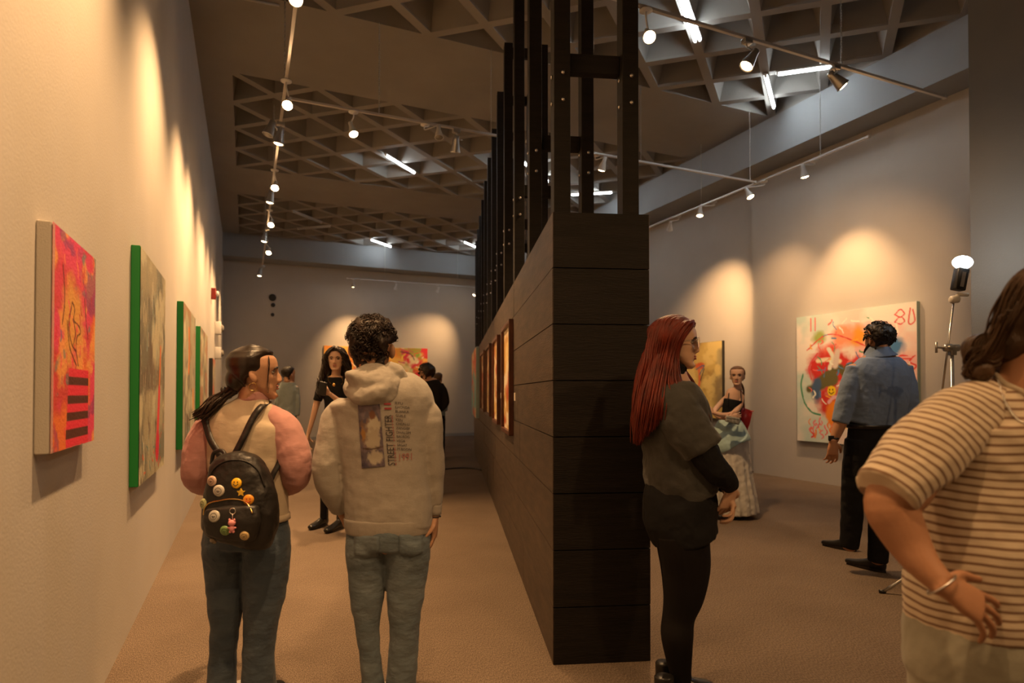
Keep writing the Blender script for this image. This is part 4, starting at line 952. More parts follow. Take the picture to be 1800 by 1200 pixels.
# hood lying on the back
bm = B(); loft(bm, [(Hm.w(618, 670, .02), .022, .03), (Hm.w(617, 683, -.05), .032, .034), (Hm.w(633, 694, -.11), .040, .036), (Hm.w(655, 692, -.125), .042, .034), (Hm.w(680, 681, -.11), .040, .034), (Hm.w(700, 667, -.05), .032, .032), (Hm.w(702, 655, .02), .024, .03)], 20, 5)
loft(bm, [(Hm.w(664, 645, -.075), .060, .03), (Hm.w(655, 670, -.11), .115, .036), (Hm.w(645, 688, -.105), .11, .032), (Hm.w(637, 699, -.10), .07, .025)], 24, 4, cap=.3)
loft(bm, [(Hm.w(682, 646, -.07), .030, .025), (Hm.w(700, 660, -.06), .038, .03), (Hm.w(712, 684, -.04), .03, .025)], 18, 3)
ho = obj('hood', bm, M['hoodie'], hd); organic(ho, .0055, 5, .016, .06)
bm = B(); loft(bm, Hm.S([(683, 908, 77.5, .63), (683, 920, 76.5, .63), (683, 934, 73.5, .63)]), 30, 3, cap=.1, e=2.3); o = obj('rib_band', bm, M['hoodie'], hd, label='ribbed bottom band'); organic(o, .005, 2)
bm = B(); loft(bm, Hm.S([(764, 884, 13.5, 1, .03), (764, 903, 12, 1, .03)]), 20, 3, cap=.15); o = obj('cuff', bm, M['hoodie'], hd)
bm = B(); torus(bm, Hm.w(764, 907, .03), UZ, .026, .0025, 22, 6); obj('bracelet', bm, M['ink'], body, label='thin dark bracelet')
jn = jeans(Hm, [(683, 925, 72, .66), (683, 945, 74, .66), (683, 958, 74, .64)], legsH, M['denim_light'])
tj = bvh(jn)
for x0, x1, sk in ((622, 666, 3), (702, 744, -2)):
    bm = B(); g = []
    for i in range(9):
        row = []
        for j in range(9):
            v_ = i/8; u_ = j/8; xx = x0+(x1-x0)*u_; yy = 940+sk*u_+34*v_+(6*(1-abs(2*u_-1)) if i == 8 else 0)*1.0
            h = hit(tj, xx, yy, .007); row.append(bm.verts.new(h[0] if h else Hm.w(xx, yy, -.13)))
        g.append(row)
    for i in range(8):
        for j in range(8): bm.faces.new((g[i][j], g[i+1][j], g[i+1][j+1], g[i][j+1]))
    bmesh.ops.recalc_face_normals(bm, faces=bm.faces)
    if sum((f.normal.dot(FW) for f in bm.faces)) > 0: bmesh.ops.reverse_faces(bm, faces=bm.faces)
    bmesh.ops.solidify(bm, geom=bm.faces[:], thickness=.004); bmesh.ops.recalc_face_normals(bm, faces=bm.faces); obj('back_pocket', bm, M['denim_light'], jn)
for cx in (657, 704): shoe(Hm.root, Vector((*Hm.w(cx, 691, 0).xy, 0))-FH*.06, FH, M['white_cloth'], sole=M['white_rubber'], hgt=.02)
# curly hair
s_, f_, u_ = head_frame(hf)
bm = B(); skull_cap(bm, hc+u_*.006, s_, f_, u_, 1.09, .009, .07, -.098, .022); ellipsoid(bm, hc+u_*.078-f_*.01, s_*.095, f_*.10, u_*.058); ellipsoid(bm, hc+u_*.045-f_*.03, s_*.100, f_*.082, u_*.05)
hr = obj('hair', bm, M['hair_dark'], Hm.root, label='thick dark curly hair'); organic(hr, .006, 3, .03, .035)
bm = B(); r = random.Random(11)
for _ in range(900):
    a = r.uniform(0, 2*PI); e_ = math.asin(r.uniform(-.75, 1)); dx, dy, dz = math.cos(e_)*math.cos(a), math.cos(e_)*math.sin(a), math.sin(e_)
    if dy > .85 or (dz < .12 and dy > -.25): continue
    kx = .099 if dz > .12 else .080
    p = hc+s_*(dx*kx)+f_*(dy*.108-.014)+u_*(dz*.112+.024); R_ = r.uniform(.006, .013); n0 = Vector((r.gauss(0,1), r.gauss(0,1), r.gauss(0,1))).normalized()
    q, w_ = frame_of(n0); T_ = r.uniform(3.5, 8)
    tube(bm, [p+q*(R_*math.cos(T_*k/9))+w_*(R_*math.sin(T_*k/9))+n0*(k*.0016) for k in range(10)], [.0028-.0002*k for k in range(10)], 4)
obj('curls', bm, M['hair_dark'], hr)
# back print: picture panel, title, lists
th = bvh(hd)
a = Art(120, 60, (92, 84, 94)); a.cloud((66, 60, 78), 4, 3, .45, .6); a.cloud((118, 104, 112), 5, 8, .52, .62, .7); a.cloud((130, 100, 72), 4, 9, .58, .64, .6, a.win(.25, .4, .3, .3))
a.blob(.62, .38, .34, .2, (176, 168, 150), .3, 4, .4); a.blob(.55, .55, .36, .2, (160, 150, 132), .3, 5, .4); a.blob(.6, .84, .36, .12, (168, 160, 144), .3, 6, .4); a.line([(.1, .68), (.5, .7), (.95, .68)], .03, (74, 56, 44)); a.blob(.6, .17, .16, .08, (112, 76, 56), .3, 9, .3); a.blob(.15, .45, .1, .14, (150, 110, 60), .4, 8)
PQ = [(629, 712), (667, 707), (677, 819), (636, 823)]
def quadf(Q): return lambda u, v: (Q[0][0]*(1-u)*(1-v)+Q[1][0]*u*(1-v)+Q[2][0]*u*v+Q[3][0]*(1-u)*v, Q[0][1]*(1-u)*(1-v)+Q[1][1]*u*(1-v)+Q[2][1]*u*v+Q[3][1]*(1-u)*v)
decal_grid(th, quadf(PQ), 60, 30, a, 'print_panel', attr_mat('faded_print', .85, .0), hd, .003, 'muted rectangular back print')
mk = mat('print_black', (.03, .025, .03), .8); mr = mat('print_red', (.30, .04, .05), .8); mo = mat('print_pale_red', (.33, .13, .12), .8)
def vert_line(x, y0, y1, h_, sk): return lambda u, v: (x+v*-h_ + sk*(1-u) + h_, y0+(y1-y0)*u)
# title reads bottom to top
def title(u, v): return (689-sk_*u-13.5*v, 818-109*u+1.2*(1-v))
def mkt(xb, hgt, yb, yt, sk): return lambda u, v: (xb+sk*(1-u)-hgt*v, yb+(yt-yb)*u)
text_decal(th, 'STREET FIGHTER', mkt(687.5, 12.5, 818, 729, 7), mk, hd, 'title_print')
text_decal(th, 'STREET FIGHTER', mkt(690.5, 2.6, 818, 729, 7), mr, hd, 'title_shadow', .0028)
text_decal(th, 'II', mkt(687, 13, 722, 708, 1.5), mr, hd, 'title_print')
# list of names, reading across, in two turned columns
names = ['RYU', 'E.HONDA', 'BLANKA', 'GUILE', 'KEN', 'CHUN-LI', 'ZANGIEF', 'DHALSIM', 'BALROG', 'VEGA', 'SAGAT', 'M.BISON']
ws = [14, 26, 24, 18, 12, 24, 24, 25, 23, 15, 18, 25]
for i, nm in enumerate(names):
    y = 710+i*7.35
    text_decal(th, nm, (lambda y, w_: lambda u, v: (694+u*w_+(y-710)*.05, y-4.6*v+u*1.2))(y, ws[i]), mk, hd, 'name_print')
text_decal(th, '1991', lambda u, v: (699+25*u, 810-13*v+u*-2), mo, hd, 'year_print')
# ---- woman with long red hair, in profile
R_ = Fig(2.73, 1195, 'woman with long red hair and glasses, charcoal tee, black mini skirt and tights', dirv(1, -.1))
hc = R_.w(1187, 603); hf = dirv(.96, -.26, -.02); bf = dirv(1, -.12)
torso = R_.S([(1188, 655, 24, .95), (1184, 676, 40, 1.5), (1183, 705, 54, 1.42), (1187, 745, 61, 1.2), (1192, 790, 60, 1.12), (1196, 835, 62, 1.15), (1205, 868, 58, 1.2)])
an = [R_.st(1178, 694, 24, .8, -.10), R_.st(1198, 738, 26, .8, -.155), R_.st(1228, 783, 27, .85, -.18), R_.st(1258, 825, 25, .95, -.18), R_.st(1276, 842, 19, 1, -.16), R_.st(1285, 854, 14, 1, -.12)]
af = [R_.st(1190, 690, 28, .9, .17), R_.st(1215, 740, 28, .9, .2), R_.st(1240, 790, 24, 1, .2), R_.st(1262, 832, 20, 1, .12), R_.st(1272, 852, 14, 1, -.02)]
bm = B(); head(bm, hc, hf, 1.0, nose=.95); neck(bm, hc, hf, R_.w(1181, 668), .050)
loft(bm, slim(torso, .85), 22, 3); loft(bm, slim(an, .7), 16, 3); loft(bm, slim(af, .7), 16, 3)
hand(bm, R_.w(1287, 857, -.115), Vector((0, 0, -1))+dirv(-.12, .2)*.4, dirv(.5, -.8), dirv(.9, 0, -.2), 1.08, curl=(.35, .6, .5), wr_r=.024)
hand(bm, R_.w(1274, 856, -.05), Vector((0, 0, -1))+dirv(.25, -.3)*.5, dirv(.9, -.3), dirv(-.2, .9), 1.08, curl=(.5, .8, .6), wr_r=.024)
thn = [(1198, 935, 46, 1.0, -.07), (1203, 965, 44, 1, -.07), (1206, 1000, 41, 1, -.06), (1202, 1045, 35, 1, -.05), (1193, 1082, 28, 1.05, -.04), (1190, 1115, 28, 1.1, -.04), (1193, 1155, 23, 1.05, -.03), (1197, 1195, 17, 1.1, -.03), (1196, 1225, 17, 1.1, -.03)]
thf = [(1196, 935, 44, 1.0, .09), (1198, 965, 42, 1, .09), (1200, 1000, 38, 1, .09), (1198, 1045, 32, 1, .08), (1191, 1082, 26, 1, .07), (1190, 1115, 26, 1, .07), (1194, 1160, 20, 1, .06), (1200, 1215, 17, 1, .06)]
loft(bm, slim(R_.S([(1195, 850, 56, 1.1), (1193, 900, 58, 1.15), (1198, 945, 52, 1.2)])), 20, 3)
for l in (thn, thf): loft(bm, slim(R_.S(l), .85), 16, 3)
body = obj('body', bm, M['skin_b'], R_.root); organic(body, .0042, 2)
face_bits(body, hc, hf, 1.0, M['iris_brown'], M['hair_dark'], M['lip_b'])
bm = B()
for l in (thn, thf): loft(bm, R_.S(l), 20, 4, cap=.2)
o = obj('tights', bm, M['tights'], R_.root, label='opaque black tights'); organic(o, .006, 3)
bm = B(); loft(bm, R_.S([(1196, 845, 58, 1.12), (1194, 880, 63, 1.15), (1196, 915, 63, 1.2), (1203, 944, 56, 1.35)]), 28, 4, cap=.08); o = obj('mini_skirt', bm, M['black_cloth'], R_.root); organic(o, .006, 4, .014, .08)
bm = B(); loft(bm, [R_.st(1188, 640, 21, 1), R_.st(1184, 655, 22, 1), R_.st(1182, 677, 33, 1.4)], 24, 3, cap=.15); tn = obj('turtleneck', bm, M['black_cloth'], R_.root); organic(tn, .0045, 2)
for st_ in (an, af):
    bm = B(); loft(bm, st_[2:], 20, 4, cap=.25); o = obj('black_sleeve', bm, M['black_cloth'], tn); organic(o, .0055, 3, .012, .05)
bm = B(); loft(bm, torso[1:], 30, 5, cap=.25, e=2.2)
loft(bm, [R_.st(1176, 688, 26, 1.1, -.06), R_.st(1184, 706, 36, .85, -.125), R_.st(1205, 745, 40, .85, -.16), R_.st(1236, 789, 38, .85, -.18)], 22, 4, cap=.12)
loft(bm, [R_.st(1184, 684, 24, 1.2, .08), R_.st(1200, 720, 34, .9, .18), R_.st(1226, 778, 35, .9, .2)], 20, 4, cap=.12)
te = obj('tee_shirt', bm, M['grey_tee'], R_.root, label='oversized faded charcoal tee shirt'); organic(te, .0055, 4, .022, .11)
for dd in (-.06, .08):
    p = Vector((*R_.w(1190, 691, dd).xy, 0)); shoe(R_.root, p-RT*.09, RT, M['shoe_black'], 'boot', .26, hgt=.05)
s_, f_, u_ = head_frame(hf)
bm = B(); skull_cap(bm, hc, s_, f_, u_, 1.08, .014, .058, -.085, -.02, .04)
loft(bm, [(hc-f_*.055-u_*.03, .075, .085), (R_.w(1152, 660, .0), .085, .11), (R_.w(1139, 710, .0), .072, .11), (R_.w(1132, 750, .0), .045, .08)], 22, 4, cap=.4)
hr = obj('hair', bm, M['hair_red'], R_.root, label='long straight deep red hair'); organic(hr, .0055, 3, .012, .05)
bm = B()
T_ = lambda s, f, u: hc+s_*s+f_*f+u_*u
gd = [[T_(.025, .072, .095), T_(.068, .055, .078), T_(.094, .016, .02), T_(.096, -.008, -.05), R_.w(1174, 668, -.13), R_.w(1168, 706, -.17), R_.w(1162, 735, -.17)],
      [T_(.03, .065, .09), T_(.075, .03, .08), T_(.098, -.01, .03), T_(.095, -.035, -.05), R_.w(1160, 668, -.13), R_.w(1150, 715, -.17), R_.w(1140, 760, -.15)],
      [T_(.02, .02, .118), T_(.07, -.03, .098), T_(.095, -.055, .03), T_(.085, -.075, -.06), R_.w(1140, 680, -.12), R_.w(1130, 730, -.13), R_.w(1124, 775, -.1)],
      [T_(0, -.03, .118), T_(.05, -.08, .085), T_(.06, -.105, .0), R_.w(1135, 640, -.07), R_.w(1122, 690, -.06), R_.w(1117, 735, -.05), R_.w(1118, 780, -.04)],
      [T_(0, -.03, .118), T_(-.03, -.09, .07), T_(-.03, -.11, -.02), R_.w(1130, 650, .03), R_.w(1120, 700, .04), R_.w(1116, 745, .05), R_.w(1120, 778, .04)]]
locks(bm, gd, 320, .007, .006, .0014, .006, 5, 5)
gd = [[T_(.02, .075, .09), T_(.06, .07, .07), T_(.082, .03, .01), T_(.082, .012, -.06), R_.w(1196, 668, -.11), R_.w(1216, 700, -.14), R_.w(1240, 722, -.13), R_.w(1246, 738, -.12)],
      [T_(.02, .055, .10), T_(.075, .05, .06), T_(.092, .01, .0), T_(.09, -.01, -.07), R_.w(1176, 675, -.15), R_.w(1190, 705, -.19), R_.w(1212, 735, -.2), R_.w(1225, 752, -.2)]]
locks(bm, gd, 70, .005, .0048, .0012, .006, 15, 5)
gd = [[T_(-.02, .078, .09), T_(-.06, .07, .07), T_(-.085, .03, .01), T_(-.085, .02, -.08), R_.w(1215, 670, .08), R_.w(1232, 700, .1)]]
locks(bm, gd, 50, .006, .005, .0014, .006, 25, 5)
obj('hair_locks', bm, M['hair_red'], hr)
# glasses
gl = B(); 
for sg in (-1, 1): torus(gl, T_(sg*.033, .098, 0), f_+s_*sg*.15, .026, .0019, 26, 6); tube(gl, [T_(sg*.056, .092, .006), T_(sg*.079, .05, .004), T_(sg*.08, -.01, -.002)], .0014, 6)
tube(gl, [T_(-.01, .1, .002), T_(0, .104, .005), T_(.01, .1, .002)], .0013, 6)
g_ = obj('glasses', gl, M['silver'], R_.root, label='thin metal rimmed round glasses')
for sg in (-1, 1):
    bm = B(); lathe(bm, T_(sg*.033, .098, 0), f_+s_*sg*.15, [(0, .025), (.0012, .025)], 26); obj('lens', bm, M['glass_lens'], g_, False)
bm = B(); ellipsoid(bm, T_(.082, -.005, -.047), s_*.006, f_*.006, u_*.006, 12, 8); obj('earring', bm, M['silver'], body)

# ---- woman in the striped tee, close at the right edge
S_ = Fig(1.46, 1775, 'woman with brown bun in striped tee, hand on hip, close at the right edge', dirv(1, .25))
hc = S_.w(1872, 560); hf = dirv(.88, .42, -.05)
def stripes(name, axis, pitch=.0188, ph=0, w_=.27):
    m = mat(name, (.60, .50, .37), .85, bump=2.2, bs=8, sheen=.15, spec=.2); N = m.node_tree.nodes; K = m.node_tree.links; b = N['Principled BSDF']; tc = next(n for n in N if n.type == 'TEX_COORD')
    d = N.new('ShaderNodeVectorMath'); d.operation = 'DOT_PRODUCT'; d.inputs[1].default_value = tuple(axis/pitch); K.new(tc.outputs['Object'], d.inputs[0])
    no = N.new('ShaderNodeTexNoise'); no.inputs['Scale'].default_value = 5; no.inputs['Detail'].default_value = 1; K.new(tc.outputs['Object'], no.inputs['Vector'])
    ma = N.new('ShaderNodeMath'); ma.operation = 'MULTIPLY_ADD'; ma.inputs[1].default_value = 1.3; K.new(no.outputs['Fac'], ma.inputs[0]); K.new(d.outputs['Value'], ma.inputs[2])
    fr = N.new('ShaderNodeMath'); fr.operation = 'FRACT'; K.new(ma.outputs[0], fr.inputs[0])
    r = N.new('ShaderNodeValToRGB'); e = r.color_ramp.elements; e[0].position = 0; e[0].color = (.21, .125, .078, 1); e[1].position = w_; e[1].color = (.21, .125, .078, 1)
    for p, c in ((w_+.06, (.60, .50, .37, 1)), (.95, (.60, .50, .37, 1))): q = r.color_ramp.elements.new(p); q.color = c
    q = r.color_ramp.elements.new(1.0); q.color = (.21, .125, .078, 1)
    K.new(fr.outputs[0], r.inputs[0]); K.new(r.outputs[0], b.inputs['Base Color']); return weave(m)
torso = [S_.st(1770, 660, 34, .9), S_.st(1762, 672, 42, .9), S_.st(1768, 692, 92, .66), S_.st(1784, 728, 150, .58), S_.st(1786, 790, 150, .62), S_.st(1784, 860, 150, .66), S_.st(1776, 940, 155, .7), S_.st(1772, 1020, 163, .7), S_.st(1776, 1088, 168, .68)]
arm = [S_.st(1672, 728, 50, .9, -.03), S_.st(1630, 790, 54, .9, -.05), S_.st(1588, 850, 50, .95, -.07), S_.st(1566, 888, 43, 1, -.08), S_.st(1578, 918, 41, 1, -.09), S_.st(1599, 957, 35, 1, -.11), S_.st(1624, 993, 28, .95, -.14), S_.st(1656, 1026, 22, .85, -.17)]
bm = B(); head(bm, hc, hf, 1.0); neck(bm, hc, hf, S_.w(1812, 680), .058)
loft(bm, [S_.st(1836, 600, 62, .9), S_.st(1836, 650, 78, .95, -.01), S_.st(1846, 700, 84, 1.0, -.025), S_.st(1850, 735, 70, .9, -.03)], 24, 4)
loft(bm, slim(torso[1:], .86), 22, 3)
loft(bm, slim(arm[:2], .8)+arm[2:], 22, 4, cap=.2)
loft(bm, slim([S_.st(1900, 730, 48, .9, .05), S_.st(1950, 820, 48, .9, .05), S_.st(1960, 940, 40, 1, .03), S_.st(1930, 1060, 28, 1, -.05)], .85), 18, 3)
hand(bm, S_.w(1658, 1028, -.172), RT*.74-UZ*.46+FH*-.05, dirv(.25, -.8, .45), UZ*.6+RT*.3, 1.0, spread=.2, th=(.1, .05), wr_r=.026,
     each=[(.18, .25, .2), (.22, .28, .25), (.28, .35, .3), (.36, .4, .3)])
hand(bm, S_.w(1925, 1075, -.06), -UZ+RT*.1, RT, -FH, .95)
legsS = [[(1695, 1130, 82, 1.0), (1690, 1200, 84, 1), (1690, 1300, 70, 1), (1692, 1500, 50, 1), (1695, 1660, 42, 1)], [(1850, 1130, 84, 1.0), (1856, 1200, 84, 1), (1850, 1300, 70, 1), (1845, 1500, 50, 1), (1840, 1660, 42, 1)]]
for l in legsS: loft(bm, slim(S_.S(l), .75), 16, 3)
body = obj('body', bm, M['skin_c'], S_.root); organic(body, .004, 2)
face_bits(body, hc, hf, 1.0, M['iris_brown'], M['ink'], M['lip_a'])
bm = B(); loft(bm, torso[1:], 34, 6, cap=.16, e=2.3); tp = obj('striped_tee', bm, stripes('striped_jersey', Vector((0, 0, 1))-RT*.02), S_.root, label='cream tee with thin brown stripes'); organic(tp, .0055, 4, .02, .10)
sd = (arm[2][0]-arm[0][0]).normalized()
bm = B(); loft(bm, [S_.st(1745, 716, 52, 1.0, 0), S_.st(1690, 738, 60, .95, -.02), S_.st(1640, 778, 62, .95, -.05), S_.st(1592, 826, 60, .95, -.07), S_.st(1555, 866, 56, .95, -.085)], 28, 6, cap=.06); o = obj('sleeve', bm, stripes('striped_sleeve', Vector(sd)), tp, label='wide striped short sleeve'); organic(o, .005, 4, .02, .09)
tq_, tb_ = bvh(tp), bvh(body)
def on_s(px, py, off=.002):
    a_ = [h for h in (hit(tq_, px, py, off), hit(tb_, px, py, off)) if h]
    return min(a_, key=lambda h: (h[0]-CAM).length)[0] if a_ else S_.w(px, py, -.1)
bm = B(); loft(bm, [S_.st(1852, 722, 50, .95, .03), S_.st(1900, 745, 58, .95, .05), S_.st(1935, 800, 60, .95, .05), S_.st(1955, 860, 57, .95, .05)], 26, 5, cap=.06); o = obj('sleeve', bm, stripes('striped_far_sleeve', Vector((0, 0, 1))), tp); organic(o, .006, 4, .02, .09)
bm = B(); tube(bm, spline([S_.w(1748, 634, .03), *[on_s(x_, y_) for x_, y_ in ((1744, 648), (1753, 661), (1766, 673), (1785, 682), (1805, 691), (1840, 706), (1880, 719), (1910, 723))]], 8), .006, 8); o = obj('neck_rib', bm, M['cream'], tp, label='plain cream neckband')
bm = B()
pts = spline([on_s(x_, y_, .003) for x_, y_ in ((1750, 652), (1755, 670), (1762, 694), (1772, 715), (1785, 733), (1800, 743), (1816, 744), (1836, 730), (1856, 706))], 10)
for i in range(0, len(pts)): ellipsoid(bm, pts[i], RT*.0028, FH*.0018, UZ*.0028, 8, 6)
tube(bm, pts, .0011, 5); obj('necklace', bm, M['silver'], body, label='thin silver chain')
bm = B(); ax = (S_.w(1660, 1034, -.17)-S_.w(1610, 980, -.14)).normalized(); torus(bm, S_.w(1655, 1027, -.168), ax, .033, .0022, 30, 6); obj('bracelet', bm, M['silver'], body, label='beaded silver bracelet')
bm = B(); loft(bm, S_.S([(1776, 1075, 166, .66), (1774, 1130, 170, .68), (1772, 1190, 170, .62)]), 30, 4, cap=.2, e=2.3)
for l in legsS: loft(bm, S_.S(l), 22, 4, cap=.1)
o = obj('trousers', bm, weave(cloth('stone_cotton', (.36, .35, .28), (.31, .30, .24), 4, 2, 9)), S_.root, label='pale stone coloured trousers'); organic(o, .007, 4, .016, .1)
for cx in (1695, 1842): shoe(S_.root, Vector((*S_.w(cx, 691, 0).xy, 0))-RT*.08, dirv(1, .2), M['white_cloth'], sole=M['white_rubber'], hgt=.03)
s_, f_, u_ = head_frame(hf)
bm = B(); skull_cap(bm, hc, s_, f_, u_, 1.12, .014, .04, -.07, -.02)
loft(bm, [(hc-f_*.06+u_*.03, .07, .08), (S_.w(1790, 590, .0), .062, .07), (S_.w(1752, 620, .0), .038, .05)], 20, 4, cap=.4)
ellipsoid(bm, S_.w(1728, 618, 0), RT*.044, FH*.04, UZ*.046); ellipsoid(bm, S_.w(1722, 652, -.01), RT*.03, FH*.03, UZ*.026)
hr = obj('hair', bm, M['hair_brown'], S_.root, label='brown hair gathered in a low bun'); organic(hr, .005, 3, .012, .05)
bm = B(); C0 = S_.w(1727, 618, 0); r = random.Random(21)
for i in range(60):
    a0 = r.uniform(0, 2*PI); R0 = r.uniform(.024, .044); tl = r.uniform(-.5, .5)
    lock(bm, [C0+RT*(R0*math.cos(a0+t))+UZ*(R0*math.sin(a0+t))-FH*(.034*math.sqrt(max(0, 1-(R0/.047)**2))+tl*.01) for t in (0, .8, 1.6, 2.4, 3.2)], .0028, .001, .001, 5, i)
locks(bm, [[S_.w(1758, 560, -.08), S_.w(1745, 600, -.05), S_.w(1712, 640, -.02), S_.w(1696, 660, -.01), S_.w(1704, 668, -.01), S_.w(1722, 660, 0)], [S_.w(1800, 520, -.09), S_.w(1775, 570, -.085), S_.w(1750, 610, -.05), S_.w(1720, 610, -.03), S_.w(1700, 630, -.01), S_.w(1708, 650, 0)]], 60, .008, .003, .0008, .004, 7)
locks(bm, [[T0, T1, T2, T3] for T0, T1, T2, T3 in ((S_.w(1850, 455, -.03), S_.w(1790, 480, -.07), S_.w(1755, 540, -.06), S_.w(1740, 595, -.03)), (S_.w(1870, 470, -.09), S_.w(1820, 510, -.1), S_.w(1780, 570, -.08), S_.w(1748, 612, -.04)))], 90, .008, .004, .0012, .004, 9)
obj('hair_locks', bm, M['hair_brown'], hr)
# ---- woman in black dress with phone (facing the camera)
D = Fig(6.28, 585, 'dark-haired woman in black top and floral skirt, holding a phone and facing the camera', -FH)
hc = D.w(591, 631); hf = dirv(.10, -1, -.05)
torso = D.S([(590, 658, 6.5, 1), (589, 664, 17, .6), (589, 680, 21, .6), (588, 700, 18.5, .65), (586, 722, 15.5, .7), (585, 742, 17.5, .7)])
alf = D.S([(570, 669, 6.5, .9), (562, 690, 6.5, .9), (555, 715, 5.5, .9), (549, 738, 4.5, .9), (542, 762, 3.6, .9)])
arf = [D.st(608, 670, 6.5), D.st(613, 692, 6.2), D.st(612, 712, 5.5, 1, -.04), D.st(597, 705, 4.8, 1, -.14), D.st(581, 693, 3.8, 1, -.2)]
skirt = D.S([(585, 738, 17.5, .7), (583, 755, 21, .75), (582, 790, 24, .8), (582, 822, 26, .85), (583, 838, 26, .85)])
lg = [D.S([(572, 800, 10, 1), (570, 850, 8, 1), (569, 885, 6, 1), (568, 912, 5.5, 1)]), [D.st(595, 800, 10, 1), D.st(598, 850, 8, 1), D.st(599, 890, 6, 1), D.st(600, 918, 5.5, 1)]]
bm = B(); head(bm, hc, hf, 1.04, wide=1.1, nose=.85); neck(bm, hc, hf, D.w(590, 667), .046)
loft(bm, slim(torso[1:], .85)); loft(bm, alf, 14, 3); loft(bm, arf, 14, 3); loft(bm, slim(skirt[:3], .8))
for l in lg: loft(bm, slim(l, .85), 14, 3)
hand(bm, D.w(541.5, 764), Vector((0, 0, -1))-RT*.1, -RT, FH, 1.0, curl=(.25, .4, .3), wr_r=.021); hand(bm, D.w(580, 692, -.21), -RT*.85+UZ*.35, -FH*.7-UZ*.5, UZ, .95, curl=(.5, .7, .5), wr_r=.021)
body = obj('body', bm, M['skin_b'], D.root); organic(body, .006, 1)
face_bits(body, hc, hf, 1.04, M['iris_brown'], M['ink'], M['lip_a'], brow=1.2)
bm = B(); loft(bm, torso[1:], 26, 4, cap=.2, e=2.2); loft(bm, [D.st(574, 668, 8, .9), D.st(564, 685, 8.5, .9), D.st(558, 704, 8, .9)], 16, 3, cap=.1); loft(bm, [D.st(604, 668, 8, .9), D.st(612, 685, 8.5, .9), D.st(614, 703, 8, .9, -.01)], 16, 3, cap=.1)
o = obj('top', bm, M['black_cloth'], D.root, label='short sleeved black top'); organic(o, .008, 2, .01, .08)
fm = mat('floral_cloth', (.010, .009, .009), .8, spec=.2); N = fm.node_tree.nodes; K = fm.node_tree.links; vo = N.new('ShaderNodeTexVoronoi'); vo.inputs['Scale'].default_value = 26; K.new(next(n for n in N if n.type == 'TEX_COORD').outputs['Object'], vo.inputs['Vector']); rr = N.new('ShaderNodeValToRGB'); rr.color_ramp.elements[0].position = .30; rr.color_ramp.elements[0].color = (.42, .26, .07, 1); rr.color_ramp.elements[1].position = .36; rr.color_ramp.elements[1].color = (.010, .009, .009, 1); K.new(vo.outputs['Distance'], rr.inputs[0]); K.new(rr.outputs[0], N['Principled BSDF'].inputs['Base Color'])
bm = B(); loft(bm, skirt, 28, 4, cap=.05); o = obj('skirt', bm, fm, D.root, label='black skirt with yellow flowers'); organic(o, .008, 2, .012, .07)
bm = B()
for l in lg: loft(bm, l, 16, 3, cap=.2)
o = obj('stockings', bm, M['tights'], D.root); organic(o, .008, 2)
for cx, dd in ((570, .0), (598, -.15)):
    p = Vector((*D.w(cx, 691, dd).xy, 0)); shoe(D.root, p+FH*.09, -FH-RT*.35, M['shoe_black'], 'boot', .28, hgt=.13)
s_, f_, u_ = head_frame(hf)
bm = B(); skull_cap(bm, hc, s_, f_, u_, 1.16, .012, .045, -.07, .01)
loft(bm, [(hc-f_*.07, .09, .05), (D.w(590, 655, .1), .11, .05), (D.w(588, 690, .1), .12, .04)], 20, 3)
hr = obj('hair', bm, M['hair_dark'], D.root, label='long wavy dark brown hair'); organic(hr, .008, 2, .02, .05)
bm = B(); T_ = lambda s, f, u: hc+(s_*s+f_*f+u_*u)*1.08
for sg in (-1, 1):
    locks(bm, [[T_(sg*.01, .07, .105), T_(sg*.06, .065, .06), T_(sg*.083, .03, 0), T_(sg*.095, .02, -.08), T_(sg*.12, .03, -.17), T_(sg*.13, .05, -.26), T_(sg*.12, .05, -.34)],
               [T_(sg*.01, .03, .12), T_(sg*.075, .02, .06), T_(sg*.10, -.01, 0), T_(sg*.12, -.01, -.1), T_(sg*.15, 0, -.2), T_(sg*.16, .02, -.3), T_(sg*.13, .03, -.38)]], 90, .012, .009, .002, .022, 30+sg, 17)
obj('hair_locks', bm, M['hair_dark'], hr)
bm = B(); torus(bm, D.w(590, 668, -.10), dirv(0, 1, 1.1), .075, .0018, 26, 5); n_ = obj('necklace', bm, M['gold'], body); bm = B(); lathe(bm, D.w(587, 676, -.145), -FH, [(0, .017), (.005, .016)], 18); obj('pendant', bm, M['gold'], n_, label='round pale gold pendant')
ph = thing('phone', 'small dark phone in the hand of the woman with the black top', 'phone', D.w(567, 690, -.26)); c_ = D.w(567.5, 683, -.26)
bm = B(); obox(bm, c_, (RT+UZ*-.25).normalized(), (FH+UZ*.5).normalized(), (UZ+RT*.25-FH*.5).normalized(), .037, .005, .075, .004); obj('phone_case', bm, M['black_plastic'], ph)
bm = B(); obox(bm, c_+(FH+UZ*.5).normalized()*.0055, (RT+UZ*-.25).normalized(), (FH+UZ*.5).normalized(), (UZ+RT*.25-FH*.5).normalized(), .033, .001, .07); obj('screen', bm, mat('dark_screen', (.02, .02, .025), .08), ph, False)

